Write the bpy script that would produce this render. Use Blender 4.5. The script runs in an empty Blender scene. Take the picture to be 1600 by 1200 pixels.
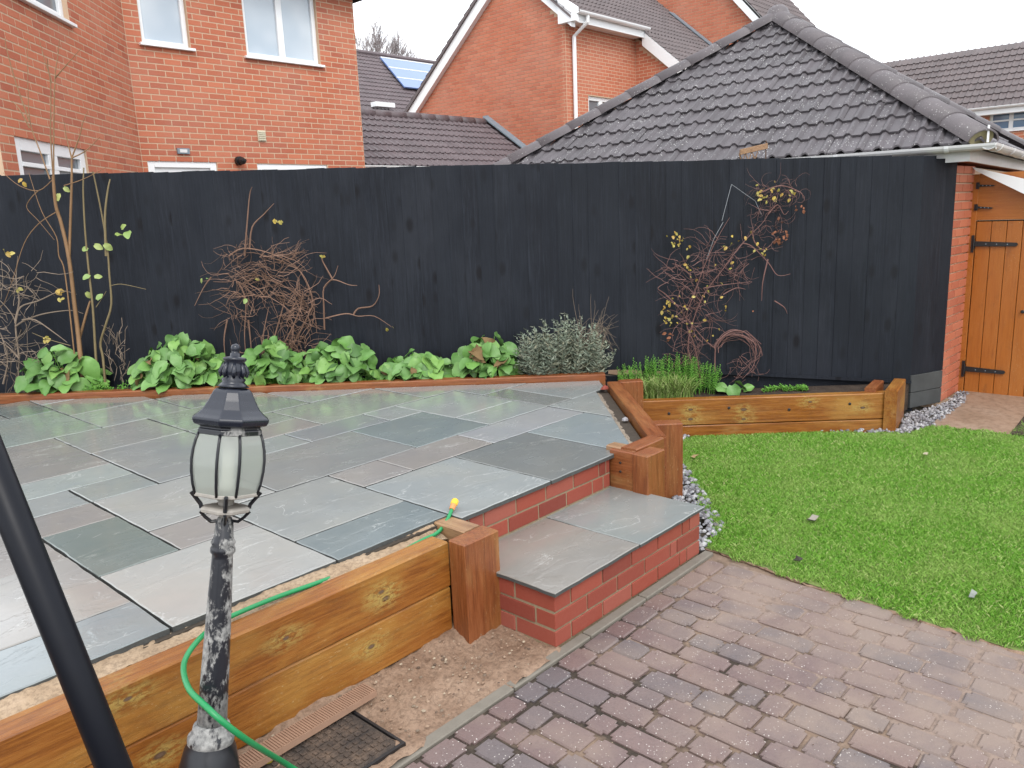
import bpy, bmesh, math, random
import numpy as np
from mathutils import Vector, Matrix
random.seed(7); rng = np.random.default_rng(7)
R = math.radians
S = bpy.context.scene
COL = S.collection

# ------------------------------------------------------------------ camera
CAM = Vector((-2.3011, -2.4964, 1.7669)); FPX = 1246.81
_p, _r, _y = 0.2084, -0.0417, 0.8253
FW = Vector((math.sin(_y)*math.cos(_p), math.cos(_y)*math.cos(_p), -math.sin(_p)))
_rt = Vector((math.cos(_y), -math.sin(_y), 0)); _up = _rt.cross(FW)
RT = _rt*math.cos(_r) + _up*math.sin(_r); UP = -_rt*math.sin(_r) + _up*math.cos(_r)
cd = bpy.data.cameras.new('camera'); cam = bpy.data.objects.new('camera', cd); COL.objects.link(cam)
cd.sensor_width = 36; cd.lens = 36*FPX/1600; cd.clip_end = 500; cd.clip_start = .02
m = Matrix.Identity(4)
for i, a in enumerate((RT, UP, -FW)):
    for j in range(3): m[j][i] = a[j]
m.translation = CAM
cam.matrix_world = m
S.camera = cam
# ------------------------------------------------------------------ sky and sun (bright overcast)
W = bpy.data.worlds.new('World'); S.world = W; W.use_nodes = True
wn = W.node_tree; wn.nodes.clear()
sky = wn.nodes.new('ShaderNodeTexSky'); sky.sky_type = 'NISHITA'; sky.sun_disc = False
SUN_EL, SUN_AZ = R(48), R(215)
sky.sun_elevation = SUN_EL; sky.sun_rotation = SUN_AZ; sky.air_density = 1.0; sky.dust_density = 4.0
hs = wn.nodes.new('ShaderNodeHueSaturation'); hs.inputs['Saturation'].default_value = .25
mx = wn.nodes.new('ShaderNodeMix'); mx.data_type = 'RGBA'; mx.inputs[0].default_value = .86
mx.inputs[7].default_value = (7.6, 7.9, 8.3, 1)
bg = wn.nodes.new('ShaderNodeBackground'); bg.inputs['Strength'].default_value = .15
wo = wn.nodes.new('ShaderNodeOutputWorld')
wn.links.new(sky.outputs[0], hs.inputs['Color']); wn.links.new(hs.outputs[0], mx.inputs[6])
wn.links.new(mx.outputs[2], bg.inputs[0]); wn.links.new(bg.outputs[0], wo.inputs[0])
sl = bpy.data.lights.new('sun', 'SUN'); sl.energy = 1.0; sl.angle = R(25); sl.color = (1, .96, .9)
so = bpy.data.objects.new('sun', sl); COL.objects.link(so)
sd = Vector((math.cos(SUN_EL)*math.sin(SUN_AZ), math.cos(SUN_EL)*math.cos(SUN_AZ), math.sin(SUN_EL)))
so.rotation_euler = (-sd).to_track_quat('-Z', 'Y').to_euler(); so.location = (0, 0, 12)
S.view_settings.view_transform = 'Standard'; S.view_settings.look = 'None'
S.view_settings.gamma = 1; S.view_settings.exposure = .85

# ------------------------------------------------------------------ helpers
V3 = Vector
def ray(px, py): return FW + RT*((px-800)/FPX) + UP*((600-py)/FPX)
def onz(px, py, z):
    d = ray(px, py); return CAM + d*((z-CAM.z)/d.z)
def onp(px, py, P, n):
    d = ray(px, py); P = V3(P); n = V3(n); return CAM + d*((P-CAM).dot(n)/d.dot(n))
def depth(px, py, d): return CAM + ray(px, py)*d
def lerp(a, b, t): return a + (b-a)*t
def U(a, b): return random.uniform(a, b)

def setprops(o, label=None, cat=None, group=None, kind=None):
    if label: o['label'] = label
    if cat: o['category'] = cat
    if group: o['group'] = group
    if kind: o['kind'] = kind
    return o
def thing(name, label, cat, loc, group=None, rot=None):
    o = bpy.data.objects.new(name, None); COL.objects.link(o); o.location = loc; o.empty_display_size = .1
    if rot is not None: o.rotation_euler = rot
    return setprops(o, label, cat, group)

class MB:
    def __init__(s): s.v = []; s.f = []; s.m = []; s.mi = 0
    def add(s, vs, fs):
        b = len(s.v); s.v += [tuple(v) for v in vs]; s.f += [tuple(b+i for i in f) for f in fs]; s.m += [s.mi]*len(fs); return s
    def box(s, c, size, X=None, Y=None, Z=None):
        c = V3(c); X = V3(X) if X else V3((1, 0, 0)); Z = V3(Z) if Z else V3((0, 0, 1)); Y = V3(Y) if Y else Z.cross(X)
        a, b, d = [q/2 for q in size]
        vs = [c + X*(sx*a) + Y*(sy*b) + Z*(sz*d) for sx in (-1, 1) for sy in (-1, 1) for sz in (-1, 1)]
        return s.add(vs, [(0, 1, 3, 2), (4, 6, 7, 5), (0, 4, 5, 1), (2, 3, 7, 6), (0, 2, 6, 4), (1, 5, 7, 3)])
    def bb(s, x0, x1, y0, y1, z0, z1): return s.box(((x0+x1)/2, (y0+y1)/2, (z0+z1)/2), (x1-x0, y1-y0, z1-z0))
    def prism(s, pts, off):
        n = len(pts); off = V3(off); a = [V3(p) for p in pts]; b = [p+off for p in a]
        nrm = sum(((a[i]-a[0]).cross(a[(i+1) % n]-a[0]) for i in range(n)), V3())
        if nrm.dot(off) > 0: a, b = b, a
        s.add(a + b, [tuple(range(n)), tuple(range(2*n-1, n-1, -1))] + [(i, i+n, (i+1) % n+n, (i+1) % n) for i in range(n)]); return s
    def quad(s, *p): return s.add(p, [tuple(range(len(p)))])
    def tube(s, pts, rads, n=5, cap=True):
        pts = [V3(p) for p in pts]; m_ = len(pts)
        if not hasattr(rads, '__len__'): rads = [rads]*m_
        vs = []; prev = None
        for i, p in enumerate(pts):
            t = (pts[min(i+1, m_-1)] - pts[max(i-1, 0)])
            t = t.normalized() if t.length > 1e-9 else V3((0, 0, 1))
            if prev is None:
                a = t.orthogonal().normalized()
            else:
                a = prev - t*prev.dot(t); a = a.normalized() if a.length > 1e-6 else t.orthogonal().normalized()
            prev = a; b = t.cross(a)
            for k in range(n):
                q = 2*math.pi*k/n; vs.append(p + (a*math.cos(q) + b*math.sin(q))*rads[i])
        fs = [(i*n+k, i*n+(k+1) % n, (i+1)*n+(k+1) % n, (i+1)*n+k) for i in range(m_-1) for k in range(n)]
        if cap: fs += [tuple(range(n-1, -1, -1)), tuple(range((m_-1)*n, m_*n))]
        return s.add(vs, fs)
    def lathe(s, prof, n=20, c=(0, 0, 0), shape=None):
        c = V3(c); vs = []; k = len(prof)
        for (r, z) in prof:
            for i in range(n):
                q = 2*math.pi*i/n; f = shape(q) if shape else 1
                vs.append(c + V3((r*f*math.cos(q), r*f*math.sin(q), z)))
        fs = [(j*n+i, j*n+(i+1) % n, (j+1)*n+(i+1) % n, (j+1)*n+i) for j in range(k-1) for i in range(n)]
        fs += [tuple(range(n-1, -1, -1)), tuple(range((k-1)*n, k*n))]
        return s.add(vs, fs)
    def build(s, name, mat, parent=None, smooth=False, origin=None, bevel=0, world=True):
        """vertices are world coordinates (world=True): shifted to the parent's place or to origin"""
        o0 = V3((0, 0, 0))
        if world and parent is not None: o0 = parent['_o'] if False else ORI.get(parent.name, V3((0, 0, 0)))
        if origin is not None:
            og = V3(origin)
        elif parent is None and world:
            a = np.array(s.v); og = V3(((a[:, 0].min()+a[:, 0].max())/2, (a[:, 1].min()+a[:, 1].max())/2, a[:, 2].min()))
        else: og = o0
        me = bpy.data.meshes.new(name)
        a = np.array(s.v, dtype=float) - np.array(og)
        me.from_pydata(a.tolist(), [], s.f)
        mats = mat if isinstance(mat, (list, tuple)) else [mat]
        for q in mats: me.materials.append(q)
        if len(mats) > 1: me.polygons.foreach_set('material_index', s.m)
        if bevel:
            bm = bmesh.new(); bm.from_mesh(me)
            bmesh.ops.bevel(bm, geom=bm.edges[:], offset=bevel, segments=1, affect='EDGES', clamp_overlap=True)
            bm.to_mesh(me); bm.free()
        if smooth: me.polygons.foreach_set('use_smooth', [True]*len(me.polygons))
        me.update()
        o = bpy.data.objects.new(name, me); COL.objects.link(o)
        if parent is not None:
            o.parent = parent; o.location = og - o0 if world else V3((0, 0, 0))
        else: o.location = og
        ORI[o.name] = og
        return o
ORI = {}
def root(name, label, cat, loc, group=None):
    o = thing(name, label, cat, loc, group); ORI[o.name] = V3(loc); return o

# ------------------------------------------------------------------ materials
def mat(name, fn):
    M_ = bpy.data.materials.new(name); M_.use_nodes = True; nt = M_.node_tree; nt.nodes.clear()
    out = nt.nodes.new('ShaderNodeOutputMaterial'); bs = nt.nodes.new('ShaderNodeBsdfPrincipled')
    nt.links.new(bs.outputs[0], out.inputs[0])
    fn(NT(nt, bs)); return M_
class NT:
    def __init__(s, nt, bs): s.nt = nt; s.bs = bs
    def n(s, t, **kw):
        x = s.nt.nodes.new('ShaderNode'+t)
        for k, v in kw.items(): setattr(x, k, v)
        return x
    def set(s, inp, v):
        if hasattr(v, 'is_output') or isinstance(v, bpy.types.NodeSocket): s.nt.links.new(v, inp)
        elif isinstance(v, (tuple, list)) and len(v) == 3 and inp.type == 'RGBA': inp.default_value = (*v, 1)
        else: inp.default_value = v
    def P(s, **kw):
        for k, v in kw.items(): s.set(s.bs.inputs[k.replace('_', ' ')], v)
    def pos(s): return s.n('NewGeometry').outputs['Position']
    def obj(s): return s.n('TexCoord').outputs['Object']
    def rnd(s): return s.n('ObjectInfo').outputs['Random']
    def island(s): return s.n('NewGeometry').outputs['Random Per Island']
    def ocol(s): return s.n('ObjectInfo').outputs['Color']
    def vmath(s, op, a, b):
        x = s.n('VectorMath', operation=op); s.set(x.inputs[0], a); s.set(x.inputs[1], b); return x.outputs[0]
    def math(s, op, a, b=0.0, clamp=False):
        x = s.n('Math', operation=op, use_clamp=clamp); s.set(x.inputs[0], a); s.set(x.inputs[1], b); return x.outputs[0]
    def comb(s, x, y, z):
        c = s.n('CombineXYZ'); s.set(c.inputs[0], x); s.set(c.inputs[1], y); s.set(c.inputs[2], z); return c.outputs[0]
    def rv(s, co, k=37.0):
        r = s.math('MULTIPLY', s.rnd(), k); return s.vmath('ADD', co, s.comb(r, s.math('MULTIPLY', r, 1.7), s.math('MULTIPLY', r, 2.3)))
    def noise(s, co, scale, detail=4, rough=.55, dist=0.0):
        x = s.n('TexNoise'); s.set(x.inputs['Vector'], co); x.inputs['Scale'].default_value = scale
        x.inputs['Detail'].default_value = detail; x.inputs['Roughness'].default_value = rough; x.inputs['Distortion'].default_value = dist
        return x.outputs['Fac']
    def vor(s, co, scale, feat='F1', out='Distance'):
        x = s.n('TexVoronoi', feature=feat); s.set(x.inputs['Vector'], co); x.inputs['Scale'].default_value = scale; return x.outputs[out]
    def ramp(s, fac, stops, interp='LINEAR'):
        x = s.n('ValToRGB'); s.set(x.inputs[0], fac); e = x.color_ramp; e.interpolation = interp
        while len(e.elements) < len(stops): e.elements.new(.5)
        for el, (p, c) in zip(e.elements, stops):
            el.position = p; el.color = (*c, 1) if isinstance(c, (tuple, list)) else (c, c, c, 1)
        return x.outputs[0]
    def mix(s, f, a, b, mode='MIX'):
        x = s.n('Mix', data_type='RGBA', blend_type=mode); s.set(x.inputs[0], f); s.set(x.inputs[6], a); s.set(x.inputs[7], b); return x.outputs[2]
    def bump(s, h, strength=.3, dist=.01):
        x = s.n('Bump'); s.set(x.inputs['Height'], h); x.inputs['Strength'].default_value = strength; x.inputs['Distance'].default_value = dist
        s.set(s.bs.inputs['Normal'], x.outputs[0])
    def scale(s, co, v): return s.vmath('MULTIPLY', co, v)

def plain(name, col, rough=.6, spec=.4, metal=0.0, var=.12, sc=30, bump=.0):
    def f(t):
        n = t.noise(t.pos(), sc, 5)
        c = t.mix(t.math('MULTIPLY', n, var*2), tuple(col), tuple(x*.55 for x in col))
        t.P(Base_Color=c, Roughness=t.ramp(n, [(0, max(0, rough-.08)), (1, min(1, rough+.08))]), Metallic=metal)
        t.bs.inputs['Specular IOR Level'].default_value = spec
        if bump: t.bump(n, bump, .004)
    return mat(name, f)

def f_brick(cols, spk=.15, rough=.75, bumpk=.25, big=.35):
    def f(t):
        r = t.math('FRACT', t.math('ADD', t.island(), t.rnd()))
        c = t.ramp(r, [(i/(len(cols)-1), q) for i, q in enumerate(cols)])
        n = t.noise(t.pos(), 60, 6, .7); n2 = t.noise(t.pos(), 1.3, 3)
        c = t.mix(t.ramp(n, [(.35, 0.0), (.75, spk)]), c, (.55, .33, .25))
        c = t.mix(t.ramp(n2, [(.4, 0.0), (.8, big)]), c, t.mix(.5, c, (.5, .36, .3)))
        t.P(Base_Color=c, Roughness=rough); t.bs.inputs['Specular IOR Level'].default_value = .25
        t.bump(n, bumpk, .003)
    return f
M = {}
M['brick_house'] = mat('brick_house', f_brick([(.39, .108, .055), (.45, .132, .066), (.35, .090, .048), (.48, .150, .078), (.41, .114, .058)]))
M['brick_far'] = mat('brick_far', f_brick([(.42, .125, .066), (.46, .145, .078), (.38, .108, .058), (.48, .162, .09), (.43, .128, .068)]))
M['brick_step'] = mat('brick_step', f_brick([(.215, .042, .025), (.26, .054, .033), (.17, .032, .021), (.235, .048, .030), (.27, .075, .052)], .04, .6, .25, .08))
M['mortar_house'] = plain('mortar_house', (.60, .43, .30), .9, .2, var=.3, sc=40, bump=.3)
M['mortar_step'] = plain('mortar_step', (.29, .225, .145), .9, .2, var=.45, sc=50, bump=.4)
M['mortar_wet'] = plain('mortar_wet', (.07, .055, .042), .8, .3, var=.6, sc=25, bump=.4)

def f_slab(t):
    co = t.rv(t.obj(), 23)
    c = t.ocol(); n1 = t.noise(co, 2.2, 4, .55, .6); n2 = t.noise(co, 14, 6, .65)
    c = t.mix(t.ramp(n1, [(.35, 0.0), (.7, .55)]), c, t.mix(1.0, c, (1.18, 1.1, 1.0), 'MULTIPLY'))
    c = t.mix(t.ramp(n2, [(.3, .28), (.7, 0.0)]), c, t.mix(1.0, c, (.78, .82, .84), 'MULTIPLY'))
    # riven ledges: thin pale broken contour lines
    w = t.noise(t.scale(co, (1.0, 2.4, 1)), 2.0, 5, .6, 1.0)
    ln = t.ramp(t.math('ABSOLUTE', t.math('SUBTRACT', w, .52)), [(0, 1.0), (.009, 0.0)])
    brk = t.ramp(t.noise(co, 6, 3), [(.52, 0.0), (.62, .5)])
    c = t.mix(t.math('MULTIPLY', ln, brk), c, (.55, .55, .53))
    t.P(Base_Color=c, Roughness=t.ramp(t.noise(co, 3.2, 4), [(.32, .09), (.62, .28)]))
    t.bs.inputs['Specular IOR Level'].default_value = .5
    t.bs.inputs['Coat Weight'].default_value = .4; t.bs.inputs['Coat Roughness'].default_value = .12
    step = t.ramp(w, [(.5, 0.0), (.53, 1.0)])
    h = t.math('ADD', t.math('MULTIPLY', n2, .35), t.math('ADD', t.math('MULTIPLY', step, .6), t.math('MULTIPLY', t.noise(co, 5, 4), 1.0)))
    t.bump(h, .20, .005)
M['slab'] = mat('slab_stone', f_slab)

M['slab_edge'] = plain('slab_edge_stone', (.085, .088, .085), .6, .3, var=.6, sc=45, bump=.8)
def f_wood(c1, c2, c3, stain=.5, gr=.35, kn=1.0, knots=()):
    def f(t):
        co = t.rv(t.obj(), 31)
        g = t.noise(t.scale(co, (1.0, 17, 17)), 4.2, 9, .74, .35)
        big = t.noise(t.scale(co, (1.1, 3.0, 3.0)), 1.6, 4, .6)
        c = t.ramp(g, [(.28, c1), (.5, c2), (.75, c3)])
        c = t.mix(t.ramp(big, [(.45, 0.0), (.68, stain)]), c, (.40, .235, .05))
        c = t.mix(t.ramp(t.noise(t.scale(co, (2, 5, 5)), 3, 5, .7), [(.56, 0.0), (.74, .45)]), c, (.11, .045, .018))
        # knots
        kc = t.scale(co, (2.1, 5.0, 5.0)); kd = t.vor(kc, 1.0)
        spk = t.noise(t.scale(co, (3, 9, 9)), 14, 4, .8)
        c = t.mix(t.math('MULTIPLY', t.ramp(spk, [(.60, 0.0), (.70, .6)]), t.ramp(big, [(.42, 0.0), (.6, 1.0)])), c, (.52, .40, .22))
        c = t.mix(t.ramp(kd, [(.035, .85*kn), (.08, 0.0)]), c, (.05, .025, .012))
        c = t.mix(t.ramp(kd, [(.07, 0.0), (.10, .5*kn), (.2, 0.0)]), c, (.50, .37, .15))
        if knots:
            wob = t.math('MULTIPLY', t.math('SUBTRACT', t.noise(t.obj(), 18, 4, .7), .5), .05)
            for (kx, kz, kr) in knots:
                v_ = t.scale(t.vmath('SUBTRACT', t.obj(), (kx, 0, kz)), (.5, 0, 1))
                ln = t.n('VectorMath', operation='LENGTH'); t.set(ln.inputs[0], v_); d0 = ln.outputs['Value']; d_ = t.math('ADD', d0, wob)
                gate = t.ramp(t.noise(t.scale(t.obj(), (7, 20, 20)), 3, 6, .8), [(.44, 0.0), (.54, 1.0)])
                c = t.mix(t.math('MULTIPLY', t.ramp(d_, [(.015, .8), (.06, 0.0)]), gate), c, (.36, .26, .075))
                rg = t.math('SINE', t.math('MULTIPLY', d_, 420.0)); c = t.mix(t.math('MULTIPLY', t.ramp(rg, [(.5, 0.0), (.9, .4)]), t.ramp(d_, [(.02, 1.0), (.045, 0.0)])), c, (.10, .045, .014))
                c = t.mix(t.ramp(d0, [(kr*.8, .95), (kr, 0.0)]), c, (.045, .022, .012)); c = t.mix(t.ramp(d0, [(kr*.55, .8), (kr*.7, 0.0)]), c, (.14, .09, .06))
        t.P(Base_Color=c, Roughness=t.ramp(big, [(.3, .26), (.7, .52)])); t.bs.inputs['Specular IOR Level'].default_value = .4
        t.bump(t.math('ADD', g, t.math('MULTIPLY', kd, .3)), gr, .004)
    return f
M['sleeper'] = mat('sleeper_wood', f_wood((.10, .030, .007), (.225, .078, .013), (.33, .14, .030), .45, .55, .3))
M['sleeper_red'] = mat('sleeper_wood_red', f_wood((.085, .023, .009), (.19, .058, .018), (.28, .105, .042), .15, .5, .3))
M['cutwood'] = mat('weathered_wood', f_wood((.14, .07, .035), (.26, .15, .08), (.36, .22, .12), .1, .4, .6))
M['gate'] = mat('gate_wood', f_wood((.27, .078, .012), (.34, .108, .017), (.38, .13, .024), .06, .12, .0))

def f_fence(t):
    co = t.rv(t.obj(), 41)
    g = t.noise(t.scale(co, (15, 15, .7)), 4.0, 9, .76, .5); b = t.noise(t.scale(co, (3, 3, .8)), 1.4, 4)
    c = t.ramp(g, [(.28, (.0018, .0026, .005)), (.5, (.0055, .0074, .0125)), (.74, (.021, .026, .037))])
    c = t.mix(t.ramp(b, [(.4, 0.0), (.75, .5)]), c, (.0125, .0145, .020))
    fade = t.noise(t.scale(t.pos(), (1, 1, .55)), 2.1, 5, .6); c = t.mix(t.ramp(fade, [(.46, 0.0), (.66, .5)]), c, (.022, .025, .033)); c = t.mix(t.ramp(fade, [(.3, .6), (.46, 0.0)]), c, (.003, .004, .007))
    kd = t.vor(t.scale(co, (7, 7, 3.4)), 1.0)
    c = t.mix(t.ramp(kd, [(.12, .95), (.26, 0.0)]), c, (.003, .003, .005))
    c = t.mix(t.math('MULTIPLY', t.rnd(), .6), c, (.0085, .0112, .017))
    t.P(Base_Color=c, Roughness=t.ramp(b, [(.3, .5), (.7, .75)])); t.bs.inputs['Specular IOR Level'].default_value = .24
    t.bump(g, .45, .004)
M['fence'] = mat('black_fence_paint', f_fence)

def f_tile(base, lich, sc=60):
    def f(t):
        r = t.math('FRACT', t.math('ADD', t.island(), t.rnd())); p = t.pos()
        c = t.mix(t.math('MULTIPLY', r, .6), base, tuple(x*.62 for x in base))
        n = t.noise(p, 4, 5, .65); c = t.mix(t.ramp(n, [(.45, 0.0), (.7, .5)]), c, tuple(x*1.55 for x in base))
        n2 = t.noise(p, 90, 4, .7); c = t.mix(t.ramp(n2, [(.4, .3), (.6, 0.0)]), c, tuple(x*.5 for x in base))
        if lich:
            d = t.vor(p, sc); gate = t.ramp(t.noise(p, 5, 4, .6), [(.46, 0.0), (.56, 1.0)])
            c = t.mix(t.math('MULTIPLY', t.ramp(d, [(.13, lich), (.24, 0.0)]), gate), c, (.6, .6, .58))
        t.P(Base_Color=c, Roughness=t.ramp(n, [(.3, .42), (.7, .7)])); t.bs.inputs['Specular IOR Level'].default_value = .45
        t.bump(n2, .35, .004)
    return f
M['tile'] = mat('roof_tile_dark', f_tile((.100, .090, .098), .85, 40))
M['tile_brown'] = mat('roof_tile_brown', f_tile((.115, .088, .094), .35, 34))
M['tile_far'] = mat('roof_tile_far', f_tile((.12, .095, .095), 0))
M['hip'] = mat('hip_tile', f_tile((.115, .10, .106), .5, 40))
M['white'] = plain('white_plastic', (.78, .79, .80), .35, .5, var=.05)
M['white_dirty'] = plain('dirty_white_plastic', (.66, .66, .66), .4, .5, var=.16, sc=12)
def f_glass(t):
    n = t.noise(t.pos(), 1.1, 2)
    t.P(Base_Color=t.ramp(n, [(.35, (.36, .43, .50)), (.65, (.55, .60, .64))]), Roughness=.06)
    t.bs.inputs['Specular IOR Level'].default_value = .9
M['pane'] = mat('window_pane', f_glass)
M['pane_dark'] = plain('dark_window_pane', (.16, .18, .20), .08, .8, var=.3, sc=1.5)
M['pane_blue'] = plain('blue_window_pane', (.13, .22, .34), .08, .8, var=.35, sc=1.2)
M['lead'] = plain('lead_flashing', (.20, .25, .29), .5, .5, var=.35, sc=9)
M['solar'] = plain('solar_glass', (.12, .20, .42), .12, .8, var=.2, sc=1)
M['black'] = plain('black_paint', (.010, .011, .015), .32, .5, var=.3, sc=14)
M['pole'] = plain('black_pole_plastic', (.0045, .0055, .010), .42, .22, var=.35, sc=18)
M['iron'] = plain('black_iron', (.012, .011, .012), .5, .5, var=.3, sc=60, bump=.2)
M['mortarcap'] = plain('hip_mortar', (.33, .29, .16), .9, .2, var=.5, sc=30, bump=.5)
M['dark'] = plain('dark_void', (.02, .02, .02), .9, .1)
M['concrete'] = plain('concrete', (.20, .18, .15), .8, .3, var=.35, sc=22, bump=.4)
M['grey_board'] = plain('weathered_gravel_board', (.085, .09, .09), .7, .3, var=.75, sc=6, bump=.2)

def f_ground(c1, c2, c3, sc=8, bs=.6, rough=.85):
    def f(t):
        p = t.pos(); a = t.noise(p, sc, 6, .65); b = t.noise(p, sc*9, 5, .7)
        c = t.ramp(a, [(.3, c1), (.5, c2), (.72, c3)]); c = t.mix(t.ramp(b, [(.38, .5), (.55, 0.0)]), c, tuple(x*.45 for x in c1))
        t.P(Base_Color=c, Roughness=rough); t.bs.inputs['Specular IOR Level'].default_value = .3
        t.bump(t.math('ADD', a, t.math('MULTIPLY', b, .6)), bs, .012)
    return f
M['sand'] = mat('sand_mortar', f_ground((.26, .18, .115), (.34, .245, .16), (.40, .30, .21), 7, .5))
M['sand_grey'] = mat('grey_mortar', f_ground((.16, .135, .11), (.27, .22, .17), (.36, .30, .24), 9, .8))
M['dirt'] = mat('sandy_dirt', f_ground((.19, .118, .078), (.26, .172, .118), (.31, .215, .152), 6, .8, .7))
M['wash'] = mat('washed_sand', f_ground((.185, .132, .105), (.225, .165, .132), (.26, .195, .158), 4, .25, .6))
M['soil'] = mat('bed_soil', f_ground((.035, .024, .018), (.055, .038, .028), (.09, .065, .048), 9, 1.0))
M['lawn'] = mat('lawn_ground', f_ground((.08, .12, .03), (.12, .18, .04), (.17, .20, .06), 3, .8))
M['farground'] = mat('far_ground', f_ground((.10, .09, .07), (.12, .11, .08), (.14, .12, .1), 2, .3))
M['path'] = mat('path_stone', f_ground((.24, .17, .12), (.29, .21, .155), (.34, .26, .2), 2.5, .12, .35))

SANDF = [(.36, 0.12), (.50, .55), (.64, 1.0)]
def f_paver(t):
    p = t.pos(); r = t.math('FRACT', t.math('ADD', t.rnd(), t.island()))
    c = t.ramp(r, [(0, (.125, .085, .084)), (.25, (.148, .104, .100)), (.45, (.112, .092, .096)), (.62, (.155, .105, .096)), (.8, (.095, .088, .097)), (1, (.135, .092, .089))])
    n = t.noise(p, 85, 5, .75); n2 = t.noise(p, 12, 4)
    c = t.mix(t.ramp(n2, [(.4, 0.0), (.7, .35)]), c, t.mix(1.0, c, (1.35, 1.25, 1.2), 'MULTIPLY'))
    c = t.mix(t.ramp(n, [(.3, .5), (.5, 0.0)]), c, t.mix(1.0, c, (.5, .5, .5), 'MULTIPLY'))
    d = t.vor(p, 75); gate = t.ramp(t.noise(p, 22, 2), [(.46, 0.0), (.54, 1.0)])
    c = t.mix(t.math('MULTIPLY', t.ramp(d, [(.12, .95), (.2, 0.0)]), gate), c, (.62, .58, .54))
    # film of washed-in sand with its own patchy outline, thicker away from the kerb
    s = t.n('SeparateXYZ'); t.set(s.inputs[0], p)
    f = t.math('ADD', t.noise(p, 2.6, 5, .62, .4), t.math('ADD', t.math('MULTIPLY', t.math('ADD', s.outputs[1], 1.3), -.07), t.math('MULTIPLY', t.math('SUBTRACT', s.outputs[0], .5), .12)))
    c = t.mix(t.ramp(f, SANDF), c, t.mix(.8, c, (.235, .178, .145)))
    t.P(Base_Color=c, Roughness=t.ramp(f, [(.4, .36), (.6, .65)])); t.bs.inputs['Specular IOR Level'].default_value = .35
    t.bump(t.math('ADD', n, n2), .5, .004)
M['paver'] = mat('paver', f_paver)
def f_joint(t):
    p = t.pos(); s = t.n('SeparateXYZ'); t.set(s.inputs[0], p)
    f = t.math('ADD', t.noise(p, 2.6, 5, .62, .4), t.math('ADD', t.math('MULTIPLY', t.math('ADD', s.outputs[1], 1.3), -.07), t.math('MULTIPLY', t.math('SUBTRACT', s.outputs[0], .5), .12)))
    n = t.noise(p, 40, 5, .7)
    c = t.mix(t.ramp(f, [(.38, 0.0), (.52, 1.0)]), t.ramp(n, [(.3, (.02, .016, .013)), (.7, (.07, .053, .04))]), t.ramp(n, [(.3, (.165, .115, .082)), (.7, (.235, .168, .125))]))
    t.P(Base_Color=c, Roughness=.85); t.bs.inputs['Specular IOR Level'].default_value = .25; t.bump(n, .6, .006)
M['joint'] = mat('paver_joint_sand', f_joint)

def f_leaf(cols, rough=.45, trans=.0, vein=True):
    def f(t):
        r = t.math('FRACT', t.math('ADD', t.island(), t.rnd()))
        c = t.ramp(r, [(i/(len(cols)-1), q) for i, q in enumerate(cols)])
        n = t.noise(t.pos(), 26, 4); c = t.mix(t.ramp(n, [(.35, .35), (.65, 0.0)]), c, t.mix(1.0, c, (.6, .72, .6), 'MULTIPLY'))
        t.P(Base_Color=c, Roughness=rough); t.bs.inputs['Specular IOR Level'].default_value = .35
        t.bs.inputs['Subsurface Weight'].default_value = 0
        if vein: t.bump(t.noise(t.pos(), 60, 3), .3, .004)
    return f
M['leaf'] = mat('broad_leaf', f_leaf([(.075, .17, .04), (.13, .27, .06), (.06, .135, .035), (.17, .31, .075), (.11, .235, .06), (.095, .19, .055), (.15, .285, .085)]))
M['leaf_yel'] = mat('yellow_leaf', f_leaf([(.42, .30, .05), (.36, .22, .05), (.30, .26, .06), (.45, .36, .1)]))
M['leaf_pale'] = mat('pale_leaf', f_leaf([(.26, .33, .09), (.20, .29, .09), (.34, .36, .12)]))
M['herb'] = mat('bright_herb', f_leaf([(.10, .28, .03), (.14, .34, .045), (.08, .22, .03), (.18, .36, .06)], .5, 0, False))
M['sage'] = mat('sage_leaf', f_leaf([(.17, .20, .155), (.22, .25, .19), (.13, .16, .12), (.20, .19, .13), (.26, .28, .23)], .6, 0, False))
M['grassy'] = mat('grassy_tuft', f_leaf([(.16, .27, .05), (.22, .32, .08), (.34, .36, .15), (.13, .24, .04)], .5, 0, False))
def f_grass(t):
    r = t.island(); p = t.pos()
    c = t.ramp(r, [(0, (.095, .245, .024)), (.35, (.135, .315, .032)), (.6, (.175, .365, .046)), (.85, (.26, .41, .09)), (1, (.44, .46, .21))])
    n = t.noise(p, 2.2, 4, .6); c = t.mix(t.ramp(n, [(.46, 0.0), (.66, .5)]), c, (.29, .40, .11))
    t.P(Base_Color=c, Roughness=.5); t.bs.inputs['Specular IOR Level'].default_value = .3
M['grass'] = mat('grass_blade', f_grass)
M['twig'] = plain('brown_twig', (.25, .145, .10), .75, .3, var=.5, sc=20)
M['twig_red'] = plain('reddish_twig', (.22, .115, .10), .7, .3, var=.5, sc=20)
M['twig_grey'] = plain('grey_twig', (.26, .20, .15), .8, .3, var=.5, sc=16)
M['twig_far'] = plain('far_twig', (.30, .27, .27), .8, .2, var=.3, sc=3)
M['stem'] = plain('orange_brown_stem', (.27, .155, .075), .6, .35, var=.45, sc=14)
M['stem_green'] = plain('green_brown_stem', (.22, .17, .085), .6, .35, var=.45, sc=14)
M['pebble'] = mat('grey_pebble', f_brick([(.11, .12, .14), (.22, .235, .26), (.07, .075, .09), (.38, .39, .40), (.16, .17, .195)], .1, .45))
M['stone'] = mat('loose_stone', f_brick([(.20, .13, .085), (.28, .20, .14), (.06, .04, .028), (.36, .30, .22), (.05, .035, .025)], .1, .8))
M['hose'] = plain('green_hose', (.012, .235, .075), .35, .5, var=.12)
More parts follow.
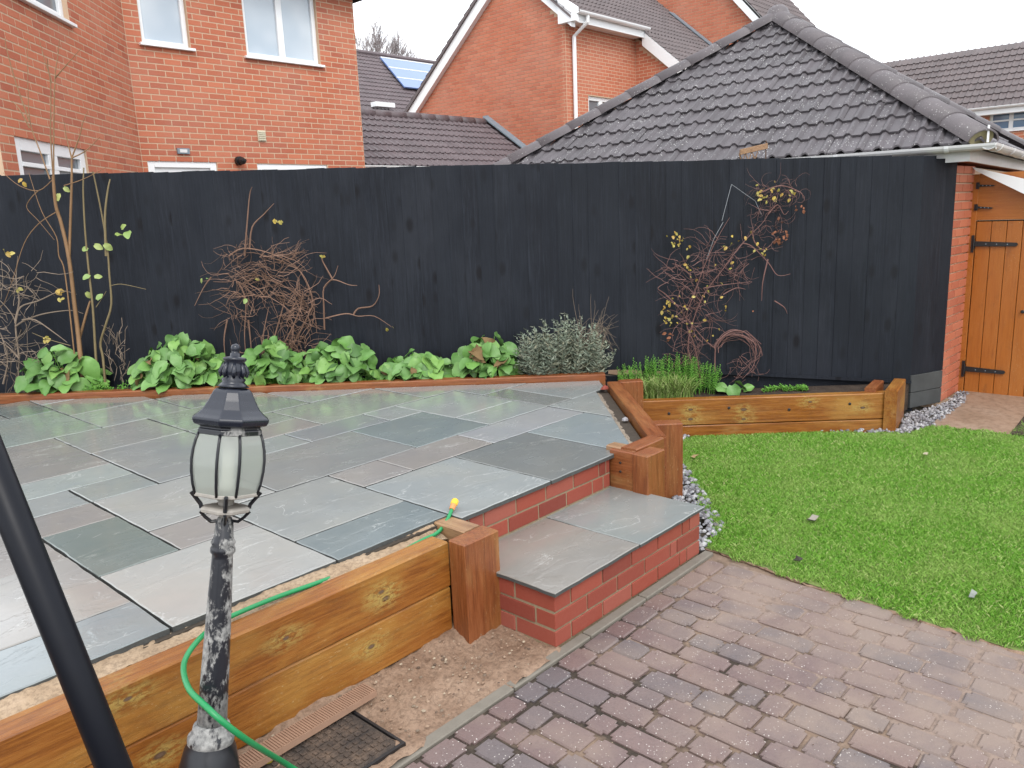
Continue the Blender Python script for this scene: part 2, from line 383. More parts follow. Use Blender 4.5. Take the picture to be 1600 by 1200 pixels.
M['yellow'] = plain('yellow_plastic', (.75, .46, .03), .4, .5, var=.06)
M['orange'] = plain('orange_plastic', (.62, .24, .08), .4, .5, var=.06)
M['terracotta'] = plain('ribbed_batten', (.33, .20, .135), .8, .3, var=.35, sc=25, bump=.3)

# ------------------------------------------------------------------ the ground
def clip(poly, a, b, c):
    """keep a*x + b*y <= c"""
    o = []; n = len(poly)
    for i in range(n):
        p, q = poly[i], poly[(i+1) % n]; dp = a*p[0]+b*p[1]-c; dq = a*q[0]+b*q[1]-c
        if dp <= 0: o.append(p)
        if dp*dq < 0:
            t = dp/(dp-dq); o.append((p[0]+(q[0]-p[0])*t, p[1]+(q[1]-p[1])*t))
    return o
def flat(name, poly, z, mt, kind='structure'):
    return setprops(MB().quad(*[(x, y, z) for x, y in poly]).build(name, mt), kind=kind)
flat('ground', [(-60, -60), (120, -60), (120, 120), (-60, 120)], -.06, M['farground'])
PZ = .4553                                  # paving slab level of the raised patio
T = V3((.655, -.755, 0)); TN = V3((.755, .655, 0))   # fence direction and its normal (away from the camera)
BED = 2.858                                 # TN.p at the patio-side face of the bed timber
FEN = 3.34                                  # TN.p of the fence face
F1 = V3((4.85, -.49, 0))

# lawn
lawn_poly = [(1.27, -.53), (1.24, -.80), (1.19, -1.10), (1.165, -1.4), (1.13, -1.75), (1.10, -2.2), (1.05, -4.2), (6.2, -4.2), (6.2, -1.38), (4.45, -1.33), (4.36, -.80), (4.05, -.70), (3.27, .62), (2.75, .55), (2.1, .0), (1.62, -.36), (1.5, -.50)]
flat('lawn', lawn_poly, .004, M['lawn'])
def inpoly(x, y, poly):
    inside = np.zeros(len(x), bool); n = len(poly)
    for i in range(n):
        (x1, y1), (x2, y2) = poly[i], poly[(i+1) % n]
        if y1 == y2: continue
        c = ((y1 > y) != (y2 > y)) & (x < (x2-x1)*(y-y1)/(y2-y1)+x1); inside ^= c
    return inside
def grass():
    N = 820000
    x = rng.uniform(1.0, 6.2, N); y = rng.uniform(-3.0, .75, N)
    jx = x + rng.normal(0, .008, N) + .022*np.sin(y*23)+.016*np.sin(y*51+1); k = inpoly(jx, y, lawn_poly)
    dx, dy, dz = x-CAM.x, y-CAM.y, -CAM.z; w_ = dx*FW.x+dy*FW.y+dz*FW.z
    X = (dx*RT.x+dy*RT.y+dz*RT.z)/w_*FPX+800
    k &= (X < 1900) & (rng.uniform(0, 1, N) < np.clip(4.4/w_, .3, 1)**1.3)     # thinner with distance
    x, y = x[k], y[k]; n = len(x)
    cl = .6 + .5*np.sin(x*5.1+1.3*np.sin(y*3.7))*np.sin(y*4.3+x*1.9)
    h = rng.uniform(.010, .026, n)*(.8+.4*cl); w = rng.uniform(.0009, .0018, n)
    a = rng.uniform(0, 2*np.pi, n); b = rng.uniform(0, 2*np.pi, n); ln = rng.uniform(.2, 1.1, n)*h
    z = np.full(n, .003)
    v = np.empty((n, 4, 3)); ca, sa = np.cos(a)*w, np.sin(a)*w
    v[:, 0] = np.stack([x-ca, y-sa, z], 1); v[:, 1] = np.stack([x+ca, y+sa, z], 1)
    v[:, 2] = np.stack([x+np.cos(b)*ln*.35+ca*.7, y+np.sin(b)*ln*.35+sa*.7, z+h*.65], 1)
    v[:, 3] = np.stack([x+np.cos(b)*ln, y+np.sin(b)*ln, z+h], 1)
    me = bpy.data.meshes.new('grass'); me.vertices.add(n*4); me.vertices.foreach_set('co', v.ravel())
    i = np.arange(n)*4
    idx = np.stack([i, i+1, i+2, i, i+2, i+3], 1).ravel()
    me.loops.add(n*6); me.loops.foreach_set('vertex_index', idx)
    me.polygons.add(n*2); me.polygons.foreach_set('loop_start', np.arange(n*2)*3); me.polygons.foreach_set('loop_total', np.full(n*2, 3))
    me.update(calc_edges=True); me.materials.append(M['grass'])
    o = bpy.data.objects.new('grass', me); COL.objects.link(o)
    setprops(o, 'short bright green grass blades covering the lawn', 'grass', kind='stuff')
grass()
# path slab in front of the gate, bare soil beside it
pa = flat('path', [(4.36, -.79), (4.42, -1.33), (5.85, -1.28), (5.85, -.70), (5.3, -.78)], .012, M['path'])
setprops(MB().prism([(4.42, -1.335, -.03), (5.9, -1.285, -.03), (5.9, -2.4, -.03), (4.5, -2.4, -.03)], (0, 0, .05)).build('flower_bed', M['soil']), kind='structure')

# sandy dirt strip, kerb, block paving
def rough_sheet(name, x0, x1, y0, y1, z, amp, mt, step=.03, fn=None, kind='structure', keep=None):
    nx = int((x1-x0)/step)+2; ny = int((y1-y0)/step)+2; b = MB(); vs = []
    for j in range(ny):
        for i in range(nx):
            x = lerp(x0, x1, i/(nx-1)); y = lerp(y0, y1, j/(ny-1))
            vs.append((x, y, z + amp*(random.random()-.5) + (fn(x, y) if fn else 0)))
    fs = [(j*nx+i, j*nx+i+1, (j+1)*nx+i+1, (j+1)*nx+i) for j in range(ny-1) for i in range(nx-1)]
    if keep: fs = [f for f in fs if keep(sum(vs[k][0] for k in f)/4, sum(vs[k][1] for k in f)/4)]
    b.add(vs, fs); return setprops(b.build(name, mt, smooth=True), kind=kind)
rough_sheet('dirt_strip', -2.7, .02, -.60, -.02, .0005, .016, M['dirt'], .025, lambda x, y: .03*math.exp(-((y+.13)/.10)**2)+.012*math.sin(x*9)*math.sin(y*14))
kerb = root('kerb', None, None, (-.7, -.585, 0)); kerb['kind'] = 'structure'
ks = [-3.2, -2.3, -1.4, -.315, .17, .6, 1.235]
for a, b in zip(ks, ks[1:]):
    MB().bb(a+.003, b-.003, -.612, -.562, -.05, .006+U(-.002, .002)).build('kerb_stone', M['concrete'], kerb, bevel=.004)

pav = flat('block_paving', [(-3.4, -.60), (1.30, -.555), (1.27, -.80), (1.22, -1.10), (1.19, -1.4), (1.16, -1.75), (1.13, -2.2), (1.08, -4.4), (-3.4, -4.4)], -.012, M['joint'])
ORI[pav.name] = pav.location.copy()
PAV = []
def paver(x0, x1, y0, y1): PAV.append((x0, x1, y0, y1))
def make_paver(x0, x1, y0, y1, join=None):
    g = U(.0022, .0045); b = MB(); z = U(-.004, .003)
    b.bb(x0+g+U(0, .003), x1-g-U(0, .003), y0+g+U(0, .003), y1-g-U(0, .003), -.05, z)
    tx, ty = U(-.012, .012), U(-.012, .012); cx, cy = (x0+x1)/2, (y0+y1)/2
    b.v = [(x+U(-.003, .003), y+U(-.003, .003), zz+((x-cx)*tx+(y-cy)*ty if zz > -.04 else 0)) for x, y, zz in b.v]
    me = bpy.data.meshes.new('paver'); me.from_pydata([(x-cx, y-cy, zz) for x, y, zz in b.v], [], b.f)
    bm = bmesh.new(); bm.from_mesh(me)
    ve = [e for e in bm.edges if abs(e.verts[0].co.z-e.verts[1].co.z) > .03]
    bmesh.ops.bevel(bm, geom=ve, offset=U(.010, .016), segments=2, affect='EDGES')
    te = [e for e in bm.edges if min(v.co.z for v in e.verts) > -.02]
    bmesh.ops.bevel(bm, geom=te, offset=.006, segments=1, affect='EDGES')
    bm.to_mesh(me); bm.free(); me.materials.append(M['paver'])
    if join is not None:
        join.add([(v.co.x+cx, v.co.y+cy, v.co.z) for v in me.vertices], [tuple(p.vertices) for p in me.polygons]); bpy.data.meshes.remove(me); return
    o = bpy.data.objects.new('paver', me); COL.objects.link(o); o.parent = pav; o.location = V3((cx, cy, 0)) - pav.location
    return o
def in_view(x, y, z, mpx=140):
    d = V3((x, y, z))-CAM; w = d.dot(FW)
    if w < .3: return False
    X = 800+FPX*d.dot(RT)/w; Y = 600-FPX*d.dot(UP)/w
    return -mpx < X < 1600+mpx and -mpx < Y < 1200+mpx
us = [1.165, .998, .825, .696, .542, .373, .246, .089]
while us[-1] > -2.4: us.append(us[-1]-random.choice((.125, .155, .17, .14)))
for a, b in zip(us[1:], us):
    if in_view((a+b)/2, -.66, 0, 700): paver(a, b, -.722, -.614)
x = 1.172
while x > -2.4:
    w = random.choice((.108, .112, .116, .128)); y = -.724-random.choice((0, 0, 0))
    while y > -4.0:
        l = random.choice((.105, .135, .165, .165, .195, .215, .23))
        if in_view(x-w/2, y-l/2, 0, 700): paver(x-w, x, y-l, y)
        y -= l
    x -= w
PAV.sort(key=lambda q_: (not in_view((q_[0]+q_[1])/2, (q_[2]+q_[3])/2, 0, 25), (CAM-V3(((q_[0]+q_[1])/2, (q_[2]+q_[3])/2, 0))).length))
for q_ in PAV[:298]: make_paver(*q_)
if len(PAV) > 298:
    jm = MB()
    for q_ in PAV[298:]: make_paver(*q_, join=jm)
    setprops(jm.build('pavers', M['paver'], pav), kind='stuff')
# sand washed over the paving: a real thin layer that drowns the block tops where it is deep
from mathutils import noise as mnoise
def wash(x, y):
    n = mnoise.fractal(V3((x*2.3, y*2.3, 3.1)), .9, 2.0, 4)
    return -.012 + .0115*max(-.4, min(1.3, .24 + .62*(x-.62) - .34*(y+1.45) + .75*n))
rough_sheet('sand_wash', -.5, 1.20, -2.6, -.73, 0, .0012, M['wash'], .02, wash, keep=lambda x, y: x < 1.20-.045*(-y-.6))
# soil lip under the lawn edge
q = MB(); le = [(1.275, -.545), (1.245, -.80), (1.19, -1.10), (1.165, -1.4), (1.13, -1.75), (1.10, -2.2), (1.06, -3.2)]
pts = []
for (xa_, ya_), (xb_, yb_) in zip(le, le[1:]):
    for k in range(12): pts.append((lerp(xa_, xb_, k/12)+U(-.006, .006), lerp(ya_, yb_, k/12), -.004+U(-.003, .003)))
q.tube(pts, [U(.005, .011) for _ in pts], 6); setprops(q.build('soil_edge', M['dirt']), kind='structure')
# loose stones on the dirt
b = MB()
def pebble(b, c, r, sq=.6):
    n = 6; vs = [V3(c)+V3((0, 0, r*sq))]
    for k, (rr, zz) in enumerate(((.72, .5), (1, -.1))):
        for i in range(n):
            q = 2*math.pi*(i+.5*k)/n; f = U(.75, 1.15)*r*rr; vs.append(V3(c)+V3((math.cos(q)*f*1.1, math.sin(q)*f*.85, r*sq*zz)))
    fs = [(0, 1+i, 1+(i+1) % n) for i in range(n)] + [(1+i, 1+n+i, 1+(i+1) % n) for i in range(n)] + [(1+n+i, 1+n+(i+1) % n, 1+(i+1) % n) for i in range(n)]
    b.add(vs, fs)
for i in range(420):
    x, y = U(-1.2, 0), U(-.55, -.16); pebble(b, (x, y, .008+.03*math.exp(-((y+.13)/.10)**2)), random.choice((.002, .003, .004, .005, .005, .008)))
for i in range(260): pebble(b, (U(-.6, 1.1), U(-1.9, -.7), .002), random.choice((.0015, .002, .003)))
setprops(b.build('loose_grit', M['stone']), 'scattered grit and small stones lying on dirt and paving', 'grit', kind='stuff')
# grey slate and pebble gravel: beside the step, along the right bed, by the gate
b = MB()
def gravel(poly, n, r0, r1, z):
    xs = [p[0] for p in poly]; ys = [p[1] for p in poly]; k = 0
    while k < n:
        x, y = U(min(xs), max(xs)), U(min(ys), max(ys))
        if inpoly(np.array([x]), np.array([y]), poly)[0]: pebble(b, (x, y, z+U(0, .02)), U(r0, r1), U(.5, .9)); k += 1
gravel([(1.23, -.545), (1.56, -.50), (2.12, -.02), (2.75, .58), (2.62, .80), (1.72, -.10), (1.42, -.21), (1.23, -.21)], 900, .010, .022, .004)
gravel([(2.7, .55), (3.27, .60), (4.05, -.72), (4.40, -.82), (5.25, -.82), (5.72, -.76), (5.72, -.67), (5.2, -.69), (4.55, -.52), (4.13, -.66), (3.3, .76), (2.75, .72)], 1100, .010, .020, .004)
setprops(b.build('gravel', M['pebble']), 'grey and white pebble gravel along the timber edging', 'gravel', kind='stuff')

# ------------------------------------------------------------------ patio with its slabs
pat_poly = [(-4.6, .0), (1.215, .0), (1.215, -.05), (1.47, -.05), (2.60, 1.07), (4.6, -3)]
def patio_clip(poly, inset=0.0):
    poly = clip(poly, TN.x, TN.y, BED-inset)                       # bed timber at the back
    # diagonal timber on the right: line (1.47,-.05) -> (2.58,1.03)
    dx, dy = 1.11, 1.08; l = math.hypot(dx, dy); nx, ny = dy/l, -dx/l
    return clip(poly, nx, ny, nx*1.47+ny*(-.05)-inset)
pb = patio_clip([(-4.6, .03), (-.0, .03), (.0, .03), (1.215, .03), (1.215, -.04), (3.4, -.04), (3.4, 8), (-4.6, 8)], .002)
patio = setprops(MB().prism([(x, y, 0) for x, y in pb], (0, 0, PZ-.0225)).build('patio', M['mortar_wet']), kind='structure')
UT = {-8: -2.55, -7: -2.24, -6: -1.92, -5: -1.60, -4: -1.285, -3: -.955, -2: -.612, -1: -.305, 0: 0, 1: .33, 2: .63, 3: .955, 4: 1.245, 5: 1.545, 6: 1.84, 7: 2.11, 8: 2.4, 9: 2.75}
VT = [.03, .355, .675, .99, 1.315, 1.63, 1.94, 2.25, 2.57, 2.87, 3.19, 3.5, 3.8, 4.08, 4.4, 4.72, 5.05, 5.4]
gB, gG, gW, gD, gP, gL = (.185, .215, .228), (.205, .22, .205), (.30, .30, .29), (.135, .142, .142), (.235, .215, .205), (.235, .25, .25)
gO = (.12, .145, .135)
SLABS = [(0, 2, 0, 2, gL), (2, 4, 0, 2, gD), (0, 1, 2, 3, gP), (1, 3, 2, 3, gP), (3, 6, 2, 3, (.25, .255, .27)), (2, 4, 3, 5, (.155, .185, .19)), (4, 6, 3, 4, gL), (4, 6, 4, 6, (.25, .265, .265)),
 (4, 6, -1, 2, gB), (6, 9, 0, 3, gL), (6, 7, 3, 5, (.17, .175, .172)), (7, 9, 3, 5, gL), (6, 8, 5, 7, gL), (-1, 2, 3, 5, (.20, .205, .205)), (1, 3, 5, 6, (.18, .19, .20)), (3, 4, 5, 6, gL),
 (0, 1, 5, 6, (.22, .235, .23)), (0, 2, 6, 7, gP), (0, 2, 7, 8, gG), (2, 5, 6, 8, (.20, .21, .195)), (5, 7, 6, 8, gL), (3, 5, 8, 10, gL), (0, 3, 8, 10, (.19, .205, .185)), (1, 3, 10, 12, gG),
 (-2, 0, 5, 8, (.205, .21, .21)), (-2, 0, 8, 10, (.225, .225, .215)), (-1, 1, 10, 12, (.235, .25, .235)), (-1, 1, 12, 14, gG), (-4, -1, 10, 13, (.19, .22, .20)), (-4, -2, 7, 10, (.20, .19, .18)), (-5, -2, 6, 7, (.25, .275, .265)),
 (-2, -1, 13, 15, gO), (-4, -2, 13, 15, gG), (-1, 0, 14, 15, gL), (-3, -2, 5, 6, (.22, .24, .235)), (-5, -3, 5, 6, gL), (-3, -1, 3, 5, gW), (-4, -3, 4, 5, gP), (-4, -3, 2, 4, gO), (-3, -2, 2, 3, gP),
 (-4, -2, 0, 2, (.32, .315, .30)), (-2, 0, 1, 3, (.25, .26, .255)), (-2, 0, 0, 1, (.16, .19, .20)), (-6, -4, 3, 5, gP), (-6, -4, 1, 3, (.27, .255, .24)), (-6, -4, 0, 1, gB), (-7, -5, 5, 7, gL), (-7, -4, 7, 10, gP), (-7, -4, 10, 12, gG), (-7, -4, 12, 14, gL), (-7, -4, 14, 17, gG),
 (-8, -6, 0, 2, gL), (-8, -6, 2, 5, gP), (-8, -7, 5, 8, gG)]
def slab(poly, ztop, th, col, parent, z_j=.0015, base=None):
    pts = []; n = len(poly)
    for i in range(n):
        p, q = poly[i], poly[(i+1) % n]; L = math.hypot(q[0]-p[0], q[1]-p[1]); k = max(1, int(L/.05))
        nx, ny = (q[1]-p[1])/max(L, 1e-6), -(q[0]-p[0])/max(L, 1e-6)
        for j in range(k):
            t = j/k; o = U(-.0028, .0012) if j else -.001
            pts.append((lerp(p[0], q[0], t)+nx*o, lerp(p[1], q[1], t)+ny*o))
    b = MB(); n = len(pts); cx = sum(p[0] for p in pts)/n; cy = sum(p[1] for p in pts)/n
    z0 = ztop-th; zj = U(-z_j, z_j); tx, ty = U(-.002, .002), U(-.002, .002)
    tz = lambda x, y: ztop+zj+(x-cx)*tx+(y-cy)*ty
    ins = .004
    def inw(p): d = math.hypot(cx-p[0], cy-p[1]); return (p[0]+(cx-p[0])/d*ins, p[1]+(cy-p[1])/d*ins)
    vs = [(x, y, z0) for x, y in pts] + [(x, y, tz(x, y)-.004) for x, y in pts] + [(*inw(p), tz(*p)) for p in pts]
    fs = [tuple(range(n-1, -1, -1)), tuple(range(2*n, 3*n))]
    for r in (0, 1): fs += [(r*n+i, r*n+(i+1) % n, (r+1)*n+(i+1) % n, (r+1)*n+i) for i in range(n)]
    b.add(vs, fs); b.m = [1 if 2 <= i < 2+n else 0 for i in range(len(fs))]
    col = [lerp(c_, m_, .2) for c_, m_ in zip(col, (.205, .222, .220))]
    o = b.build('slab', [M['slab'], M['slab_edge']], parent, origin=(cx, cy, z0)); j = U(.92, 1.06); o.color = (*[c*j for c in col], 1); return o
def area(p): return abs(sum(p[i][0]*p[(i+1) % len(p)][1]-p[(i+1) % len(p)][0]*p[i][1] for i in range(len(p))))/2
patio_slabs = []
for (i0, i1, j0, j1, c) in SLABS:
    x0, x1 = UT[i0], UT[i1]; y0 = VT[max(j0, 0)]; y1 = VT[j1]
    if j0 <= 0: y0 = .045 if i1 <= 0 else (-.035 if i0 < 4 else -.035)
    if i0 == 4 and j0 == -1: y0 = .0
    g = lambda: U(.0035, .0065)
    P = [(x0+g(), y0+g()), (x1-g(), y0+g()), (x1-g(), y1-g()), (x0+g(), y1-g())]
    P = patio_clip(P, .012 if i0 < 6 and j0 > 0 else .02)
    if i0 >= 4 and j0 <= 2:                                       # cut back from the diagonal timber: bare mortar shows there
        dx, dy = 1.11, 1.08; l = math.hypot(dx, dy); nx, ny = dy/l, -dx/l; P = clip(P, nx, ny, nx*1.47+ny*(-.05)-.10)
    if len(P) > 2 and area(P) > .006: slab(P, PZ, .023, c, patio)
# mortar haunching along the timber edges
rough_sheet('mortar_bed', -2.7, -.10, -.045, .055, PZ-.030, .008, M['sand'], .02, lambda x, y: .008*math.sin(x*7+y*20)+.014*(y+.045)/.1-.02*max(0, (x+.42)/.3)*(y < .03))
def diag(x, y):
    dx, dy = 1.11, 1.08; l = math.hypot(dx, dy); return ((x-1.47)*dy-(y+.05)*dx)/l
rough_sheet('mortar_bed', 1.25, 2.66, -.06, 1.15, PZ-.016, .014, M['sand_grey'], .02, lambda x, y: -.055*min(1, max(0, (.075+diag(x, y))/.07)), keep=lambda x, y: -.13 < diag(x, y) < -.005 and TN.x*x+TN.y*y < BED-.01)

# ------------------------------------------------------------------ brick step and riser
def brick_run(parent, mt, O, X, Y, L, courses, z0, depth_, cuts, ch=.075, ends=None):
    """bricks on the face that starts at O and runs along X, Y pointing out; cuts: list per course of joint positions"""
    for k in range(courses):
        js = cuts[k % len(cuts)]; d_base = depth_
        for a, b_ in zip(js, js[1:]):
            if b_-a < .015: continue
            depth_ = ends[k] if ends and (a == js[0] or b_ == js[-1]) else d_base
            ins = .0048; o = U(-.0012, .0012)
            c = V3(O)+V3(X)*((a+b_)/2)-V3(Y)*(depth_/2-o); c.z = z0+k*ch+(ch-.010)/2+.005
            q = MB(); q.box((0, 0, 0), (b_-a-2*ins, depth_, ch-.010), X, None if False else Y)
            q.v = [tuple(V3(v)+c) for v in q.v]
            q.build('brick', mt, parent, origin=c, bevel=.0022)
step = root('brick_step', 'red brick step topped with two grey slabs below the patio', 'step', (.6, -.28, 0))
XA, YA = (1, 0, 0), (0, -1, 0)
fr = [[0, .1125, .3375, .5625, .7875, 1.0125, 1.085, 1.19], [0, .225, .45, .675, .90, .965, 1.19], [0, .1125, .3375, .5625, .7875, .99, 1.06, 1.19]]
fr = [fr[2], fr[1], fr[0]]
brick_run(step, M['brick_step'], (0, -.555, 0), XA, YA, 1.19, 3, .0, .10, fr, ch=.079, ends=(.218, .103, .218))
sd_ = [[.2215, .445, .545], [.1065, .33, .545], [.2215, .445, .545]]
brick_run(step, M['brick_step'], (0, -.555, 0), (0, 1, 0), (-1, 0, 0), .5, 3, .0, .10, [[v for v in q] for q in sd_], ch=.079)
brick_run(step, M['brick_step'], (1.19, -.555, 0), (0, 1, 0), (1, 0, 0), .5, 3, .0, .10, [[v for v in q] for q in sd_], ch=.079)
MB().bb(.006, 1.184, -.549, -.0, -.03, .2415).build('mortar', M['mortar_step'], step)
ps = .262
for (x0, x1, c) in ((-.014, .603, (.215, .195, .175)), (.609, 1.206, (.19, .205, .20))):
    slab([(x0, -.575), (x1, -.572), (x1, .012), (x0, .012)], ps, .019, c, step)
riser = root('riser_wall', 'two courses of red brick riser between step and patio edge', 'riser', (.6, .03, .2))
rc = [[-.05, .10, .325, .55, .775, 1.0, 1.10, 1.165], [-.05, .065, .16, .385, .61, .835, 1.06, 1.125, 1.165]]
brick_run(riser, M['brick_step'], (0, -.012, 0), XA, YA, 1.2, 2, .266, .09, rc, ch=.081)
MB().bb(-.045, 1.162, -.008, .075, .20, .4315).build('mortar', M['mortar_step'], riser)

# ------------------------------------------------------------------ timber sleepers
def sleeper(parent, p0, p1, z0, z1, w, side, mt, name='sleeper', bev=.006):
    """timber from p0 to p1 (plan), lying to the given side (+1 left of the run), z0..z1"""
    p0, p1 = V3((*p0, 0)), V3((*p1, 0)); d = p1-p0; L = d.length; d.normalize(); nl = V3((-d.y, d.x, 0))*side
    c = (p0+p1)/2+nl*(w/2); h = z1-z0; b = MB(); nseg = max(1, int(L/.25)); vs = []
    for i in range(nseg+1):
        x = -L/2+L*i/nseg
        for (sy, sz) in ((-1, -1), (1, -1), (1, 1), (-1, 1)):
            for (ey, ez) in (((1, 0), (0, 1)) if sy*sz > 0 else ((0, 1), (1, 0))):
                vs.append((x, sy*(w/2-bev*(1-ey))+U(-.0012, .0012), sz*(h/2-bev*(1-ez))+U(-.0012, .0012)))
    # order of the 8 ring points
    ring = []
    for i in range(nseg+1):
        q = vs[i*8:(i+1)*8]; q.sort(key=lambda v: math.atan2(v[2]/h, v[1]/w)); ring += q
    fs = [(i*8+k, i*8+(k+1) % 8, (i+1)*8+(k+1) % 8, (i+1)*8+k) for i in range(nseg) for k in range(8)] + [tuple(range(7, -1, -1)), tuple(range(nseg*8, nseg*8+8))]
    b.add(ring, fs); o = b.build(name, mt, None, world=False)
    loc = V3((c.x, c.y, (z0+z1)/2)); o.rotation_euler = (0, 0, math.atan2(d.y, d.x))
    o.location = loc - (ORI[parent.name] if parent else V3()); o.parent = parent; return o
def tpost(parent, x0, x1, y0, y1, z0, z1, mt, rz=0.0):
    """upright sleeper: local X is the grain and stands vertical"""
    b = MB(); b.box((0, 0, 0), (z1-z0, y1-y0, x1-x0)); o = b.build('post', mt, None, world=False, bevel=.005)
    o.rotation_euler = (Matrix.Rotation(rz, 3, 'Z') @ Matrix.Rotation(-math.pi/2, 3, 'Y')).to_euler()
    o.location = V3(((x0+x1)/2, (y0+y1)/2, (z0+z1)/2))-ORI[parent.name]; o.parent = parent; return o
def bolt(parent, c, n, r=.008, mt=None):
    n = V3(n).normalized(); b = MB(); b.tube([V3(c), V3(c)+n*.004, V3(c)+n*.006], [r, r, r*.6], 8); return b.build('bolt', mt or M['iron'], parent)
WA = dict(c1=(.10, .030, .007), c2=(.225, .078, .013), c3=(.33, .14, .030), stain=.45, gr=.55, kn=.12)
def kpos(pxs, P, n_, mid, d_, zc, r_=.016):
    o = []
    for (x, y) in pxs:
        q_ = onp(x, y, P, n_); o.append(((q_-V3(mid)).dot(V3(d_)), q_.z-zc, r_*U(.45, .8)))
    return o
K_up = kpos([(447, 997), (603, 935), (200, 1092), (596, 925)], (0, -.145, 0), (0, 1, 0), (-1.5965, 0, 0), (1, 0, 0), .3355)
K_lo = kpos([(580, 1010), (250, 1180)], (0, -.141, 0), (0, 1, 0), (-1.5965, 0, 0), (1, 0, 0), .127)
dB = V3((4.10-2.72, -.60-1.0, 0)).normalized(); nB = V3((dB.y, -dB.x, 0))
K_rb = kpos([(1079, 640), (1079, 655), (1162, 640), (1162, 655), (1266, 628), (1348, 637)], (2.72, 1.0, 0), nB, (3.41, .2, 0), dB, .2025, .017)
M['sleeper_up'] = mat('sleeper_wood_knotty', f_wood(**WA, knots=K_up)); M['sleeper_lo'] = mat('sleeper_wood_lower', f_wood(**WA, knots=K_lo)); M['sleeper_rb'] = mat('sleeper_wood_bed', f_wood(**WA, knots=K_rb))
fw_ = root('sleeper_wall', 'stained two-high timber sleeper wall with upright post left of the step', 'sleeper wall', (-1.3, -.1, 0))
sleeper(fw_, (-3.0, -.145), (-.193, -.145), .235, .436, .105, 1, M['sleeper_up'])
sleeper(fw_, (-3.0, -.141), (-.193, -.141), .022, .232, .10, 1, M['sleeper_lo'])
tpost(fw_, -.193, .014, -.247, -.147, -.04, .446, M['sleeper_red'])
sleeper(fw_, (-.092, .062), (-.092, -.142), .25, .446, .10, 1, M['cutwood'])
rw = root('sleeper_wall', 'angled timber sleeper wall with posts bordering patio, gravel and lawn', 'sleeper wall', (1.9, .3, 0))
for (z0, z1) in ((.09, .288), (.292, .49)):
    sleeper(rw, (1.215, -.05), (1.50, -.05), z0, z1, .10, -1, M['sleeper_red'])
    sleeper(rw, (1.475, -.066), (2.58, 1.02), z0, z1, .10, -1, M['sleeper_red'])
sleeper(rw, (1.215, -.148), (1.215, .05), .266, .482, .085, -1, M['cutwood'])
sleeper(rw, (1.18, -.152), (1.18, .0), .20, .478, .035, -1, M['sleeper_red'])
tpost(rw, 1.172, 1.345, -.252, -.152, -.04, .478, M['sleeper_red'])
for (c, a) in (((1.83, .035), 44), ((2.75, .92), 44)):
    tpost(rw, c[0]-.05, c[0]+.05, c[1]-.09, c[1]+.09, -.04, .482, M['sleeper_red'], R(a-90+90))
for z in (.36, .41): bolt(rw, (1.18, -.07, z), (-1, 0, 0), .007)
bt = root('bed_edging', 'long low reddish timber edging the planting bed behind the patio', 'timber edging', (1.0, 2.95, .4))
e0 = V3((2.66, 1.30)) if False else None
A = F1 + T*(-3.0); 
def bedpt(s, off): return V3((F1.x, F1.y, 0)) - T*s + TN*(BED+off-TN.dot(F1))
pA, pB = bedpt(2.62, 0), bedpt(9.6, 0)
sleeper(bt, (pB.x, pB.y), (pA.x, pA.y), .30, .50, .10, 1, M['sleeper_red'])
rb = root('bed_edging', 'knotty yellow-brown timber edging of the right bed beside the lawn', 'timber edging', (3.5, .2, 0))
for (z0, z1) in ((-.02, .095), (.10, .305)):
    sleeper(rb, (2.72, 1.0), (4.10, -.60), z0, z1, .09, 1, M['sleeper_rb'] if z0 > 0 else M['sleeper'])
sleeper(rb, (4.03, -.55), (4.50, -.47), .0, .335, .09, -1, M['sleeper'])
sleeper(rb, (4.03, -.40), (4.34, -.36), .10, .34, .08, -1, M['sleeper_red'])
for k in range(4):
    p = V3((2.72, 1.0, 0)).lerp(V3((4.10, -.60, 0)), .18+.22*k); bolt(rb, V3((p.x, p.y, .2+.03*(k % 2)))+V3((-.757, -.653, 0))*.0005, (-.757, -.653, 0), .011)
# soil of the beds
def strip(s0, s1, o0, o1): return [tuple((bedpt(s, o))[:2]) for s, o in ((s0, o0), (s1, o0), (s1, o1), (s0, o1))]
def soil(name, s0, s1, o0, o1, z):
    b = MB(); vs = []; n = int((s1-s0)/.06); mm = int((o1-o0)/.05)+1
    for i in range(n+1):
        for j in range(mm+1):
            p = bedpt(lerp(s0, s1, i/n), lerp(o0, o1, j/mm)); vs.append((p.x, p.y, z+U(-.012, .012)))
    b.add(vs, [(i*(mm+1)+j, i*(mm+1)+j+1, (i+1)*(mm+1)+j+1, (i+1)*(mm+1)+j) for i in range(n) for j in range(mm)])
    return setprops(b.build(name, M['soil'], smooth=True), kind='structure')
soil('bed_soil', 2.60, 9.6, .05, .52, .44)
def _rb():
    b = MB(); P = [(2.80, .93), (4.10, -.55), (4.55, -.45), (4.85, -.49), (3.24, 1.37), (2.9, 1.75), (2.62, 1.36), (2.78, 1.16)]
    b.prism([(x, y, .0) for x, y in P], (0, 0, .235)); return setprops(b.build('bed_soil', M['soil']), kind='structure')
_rb()

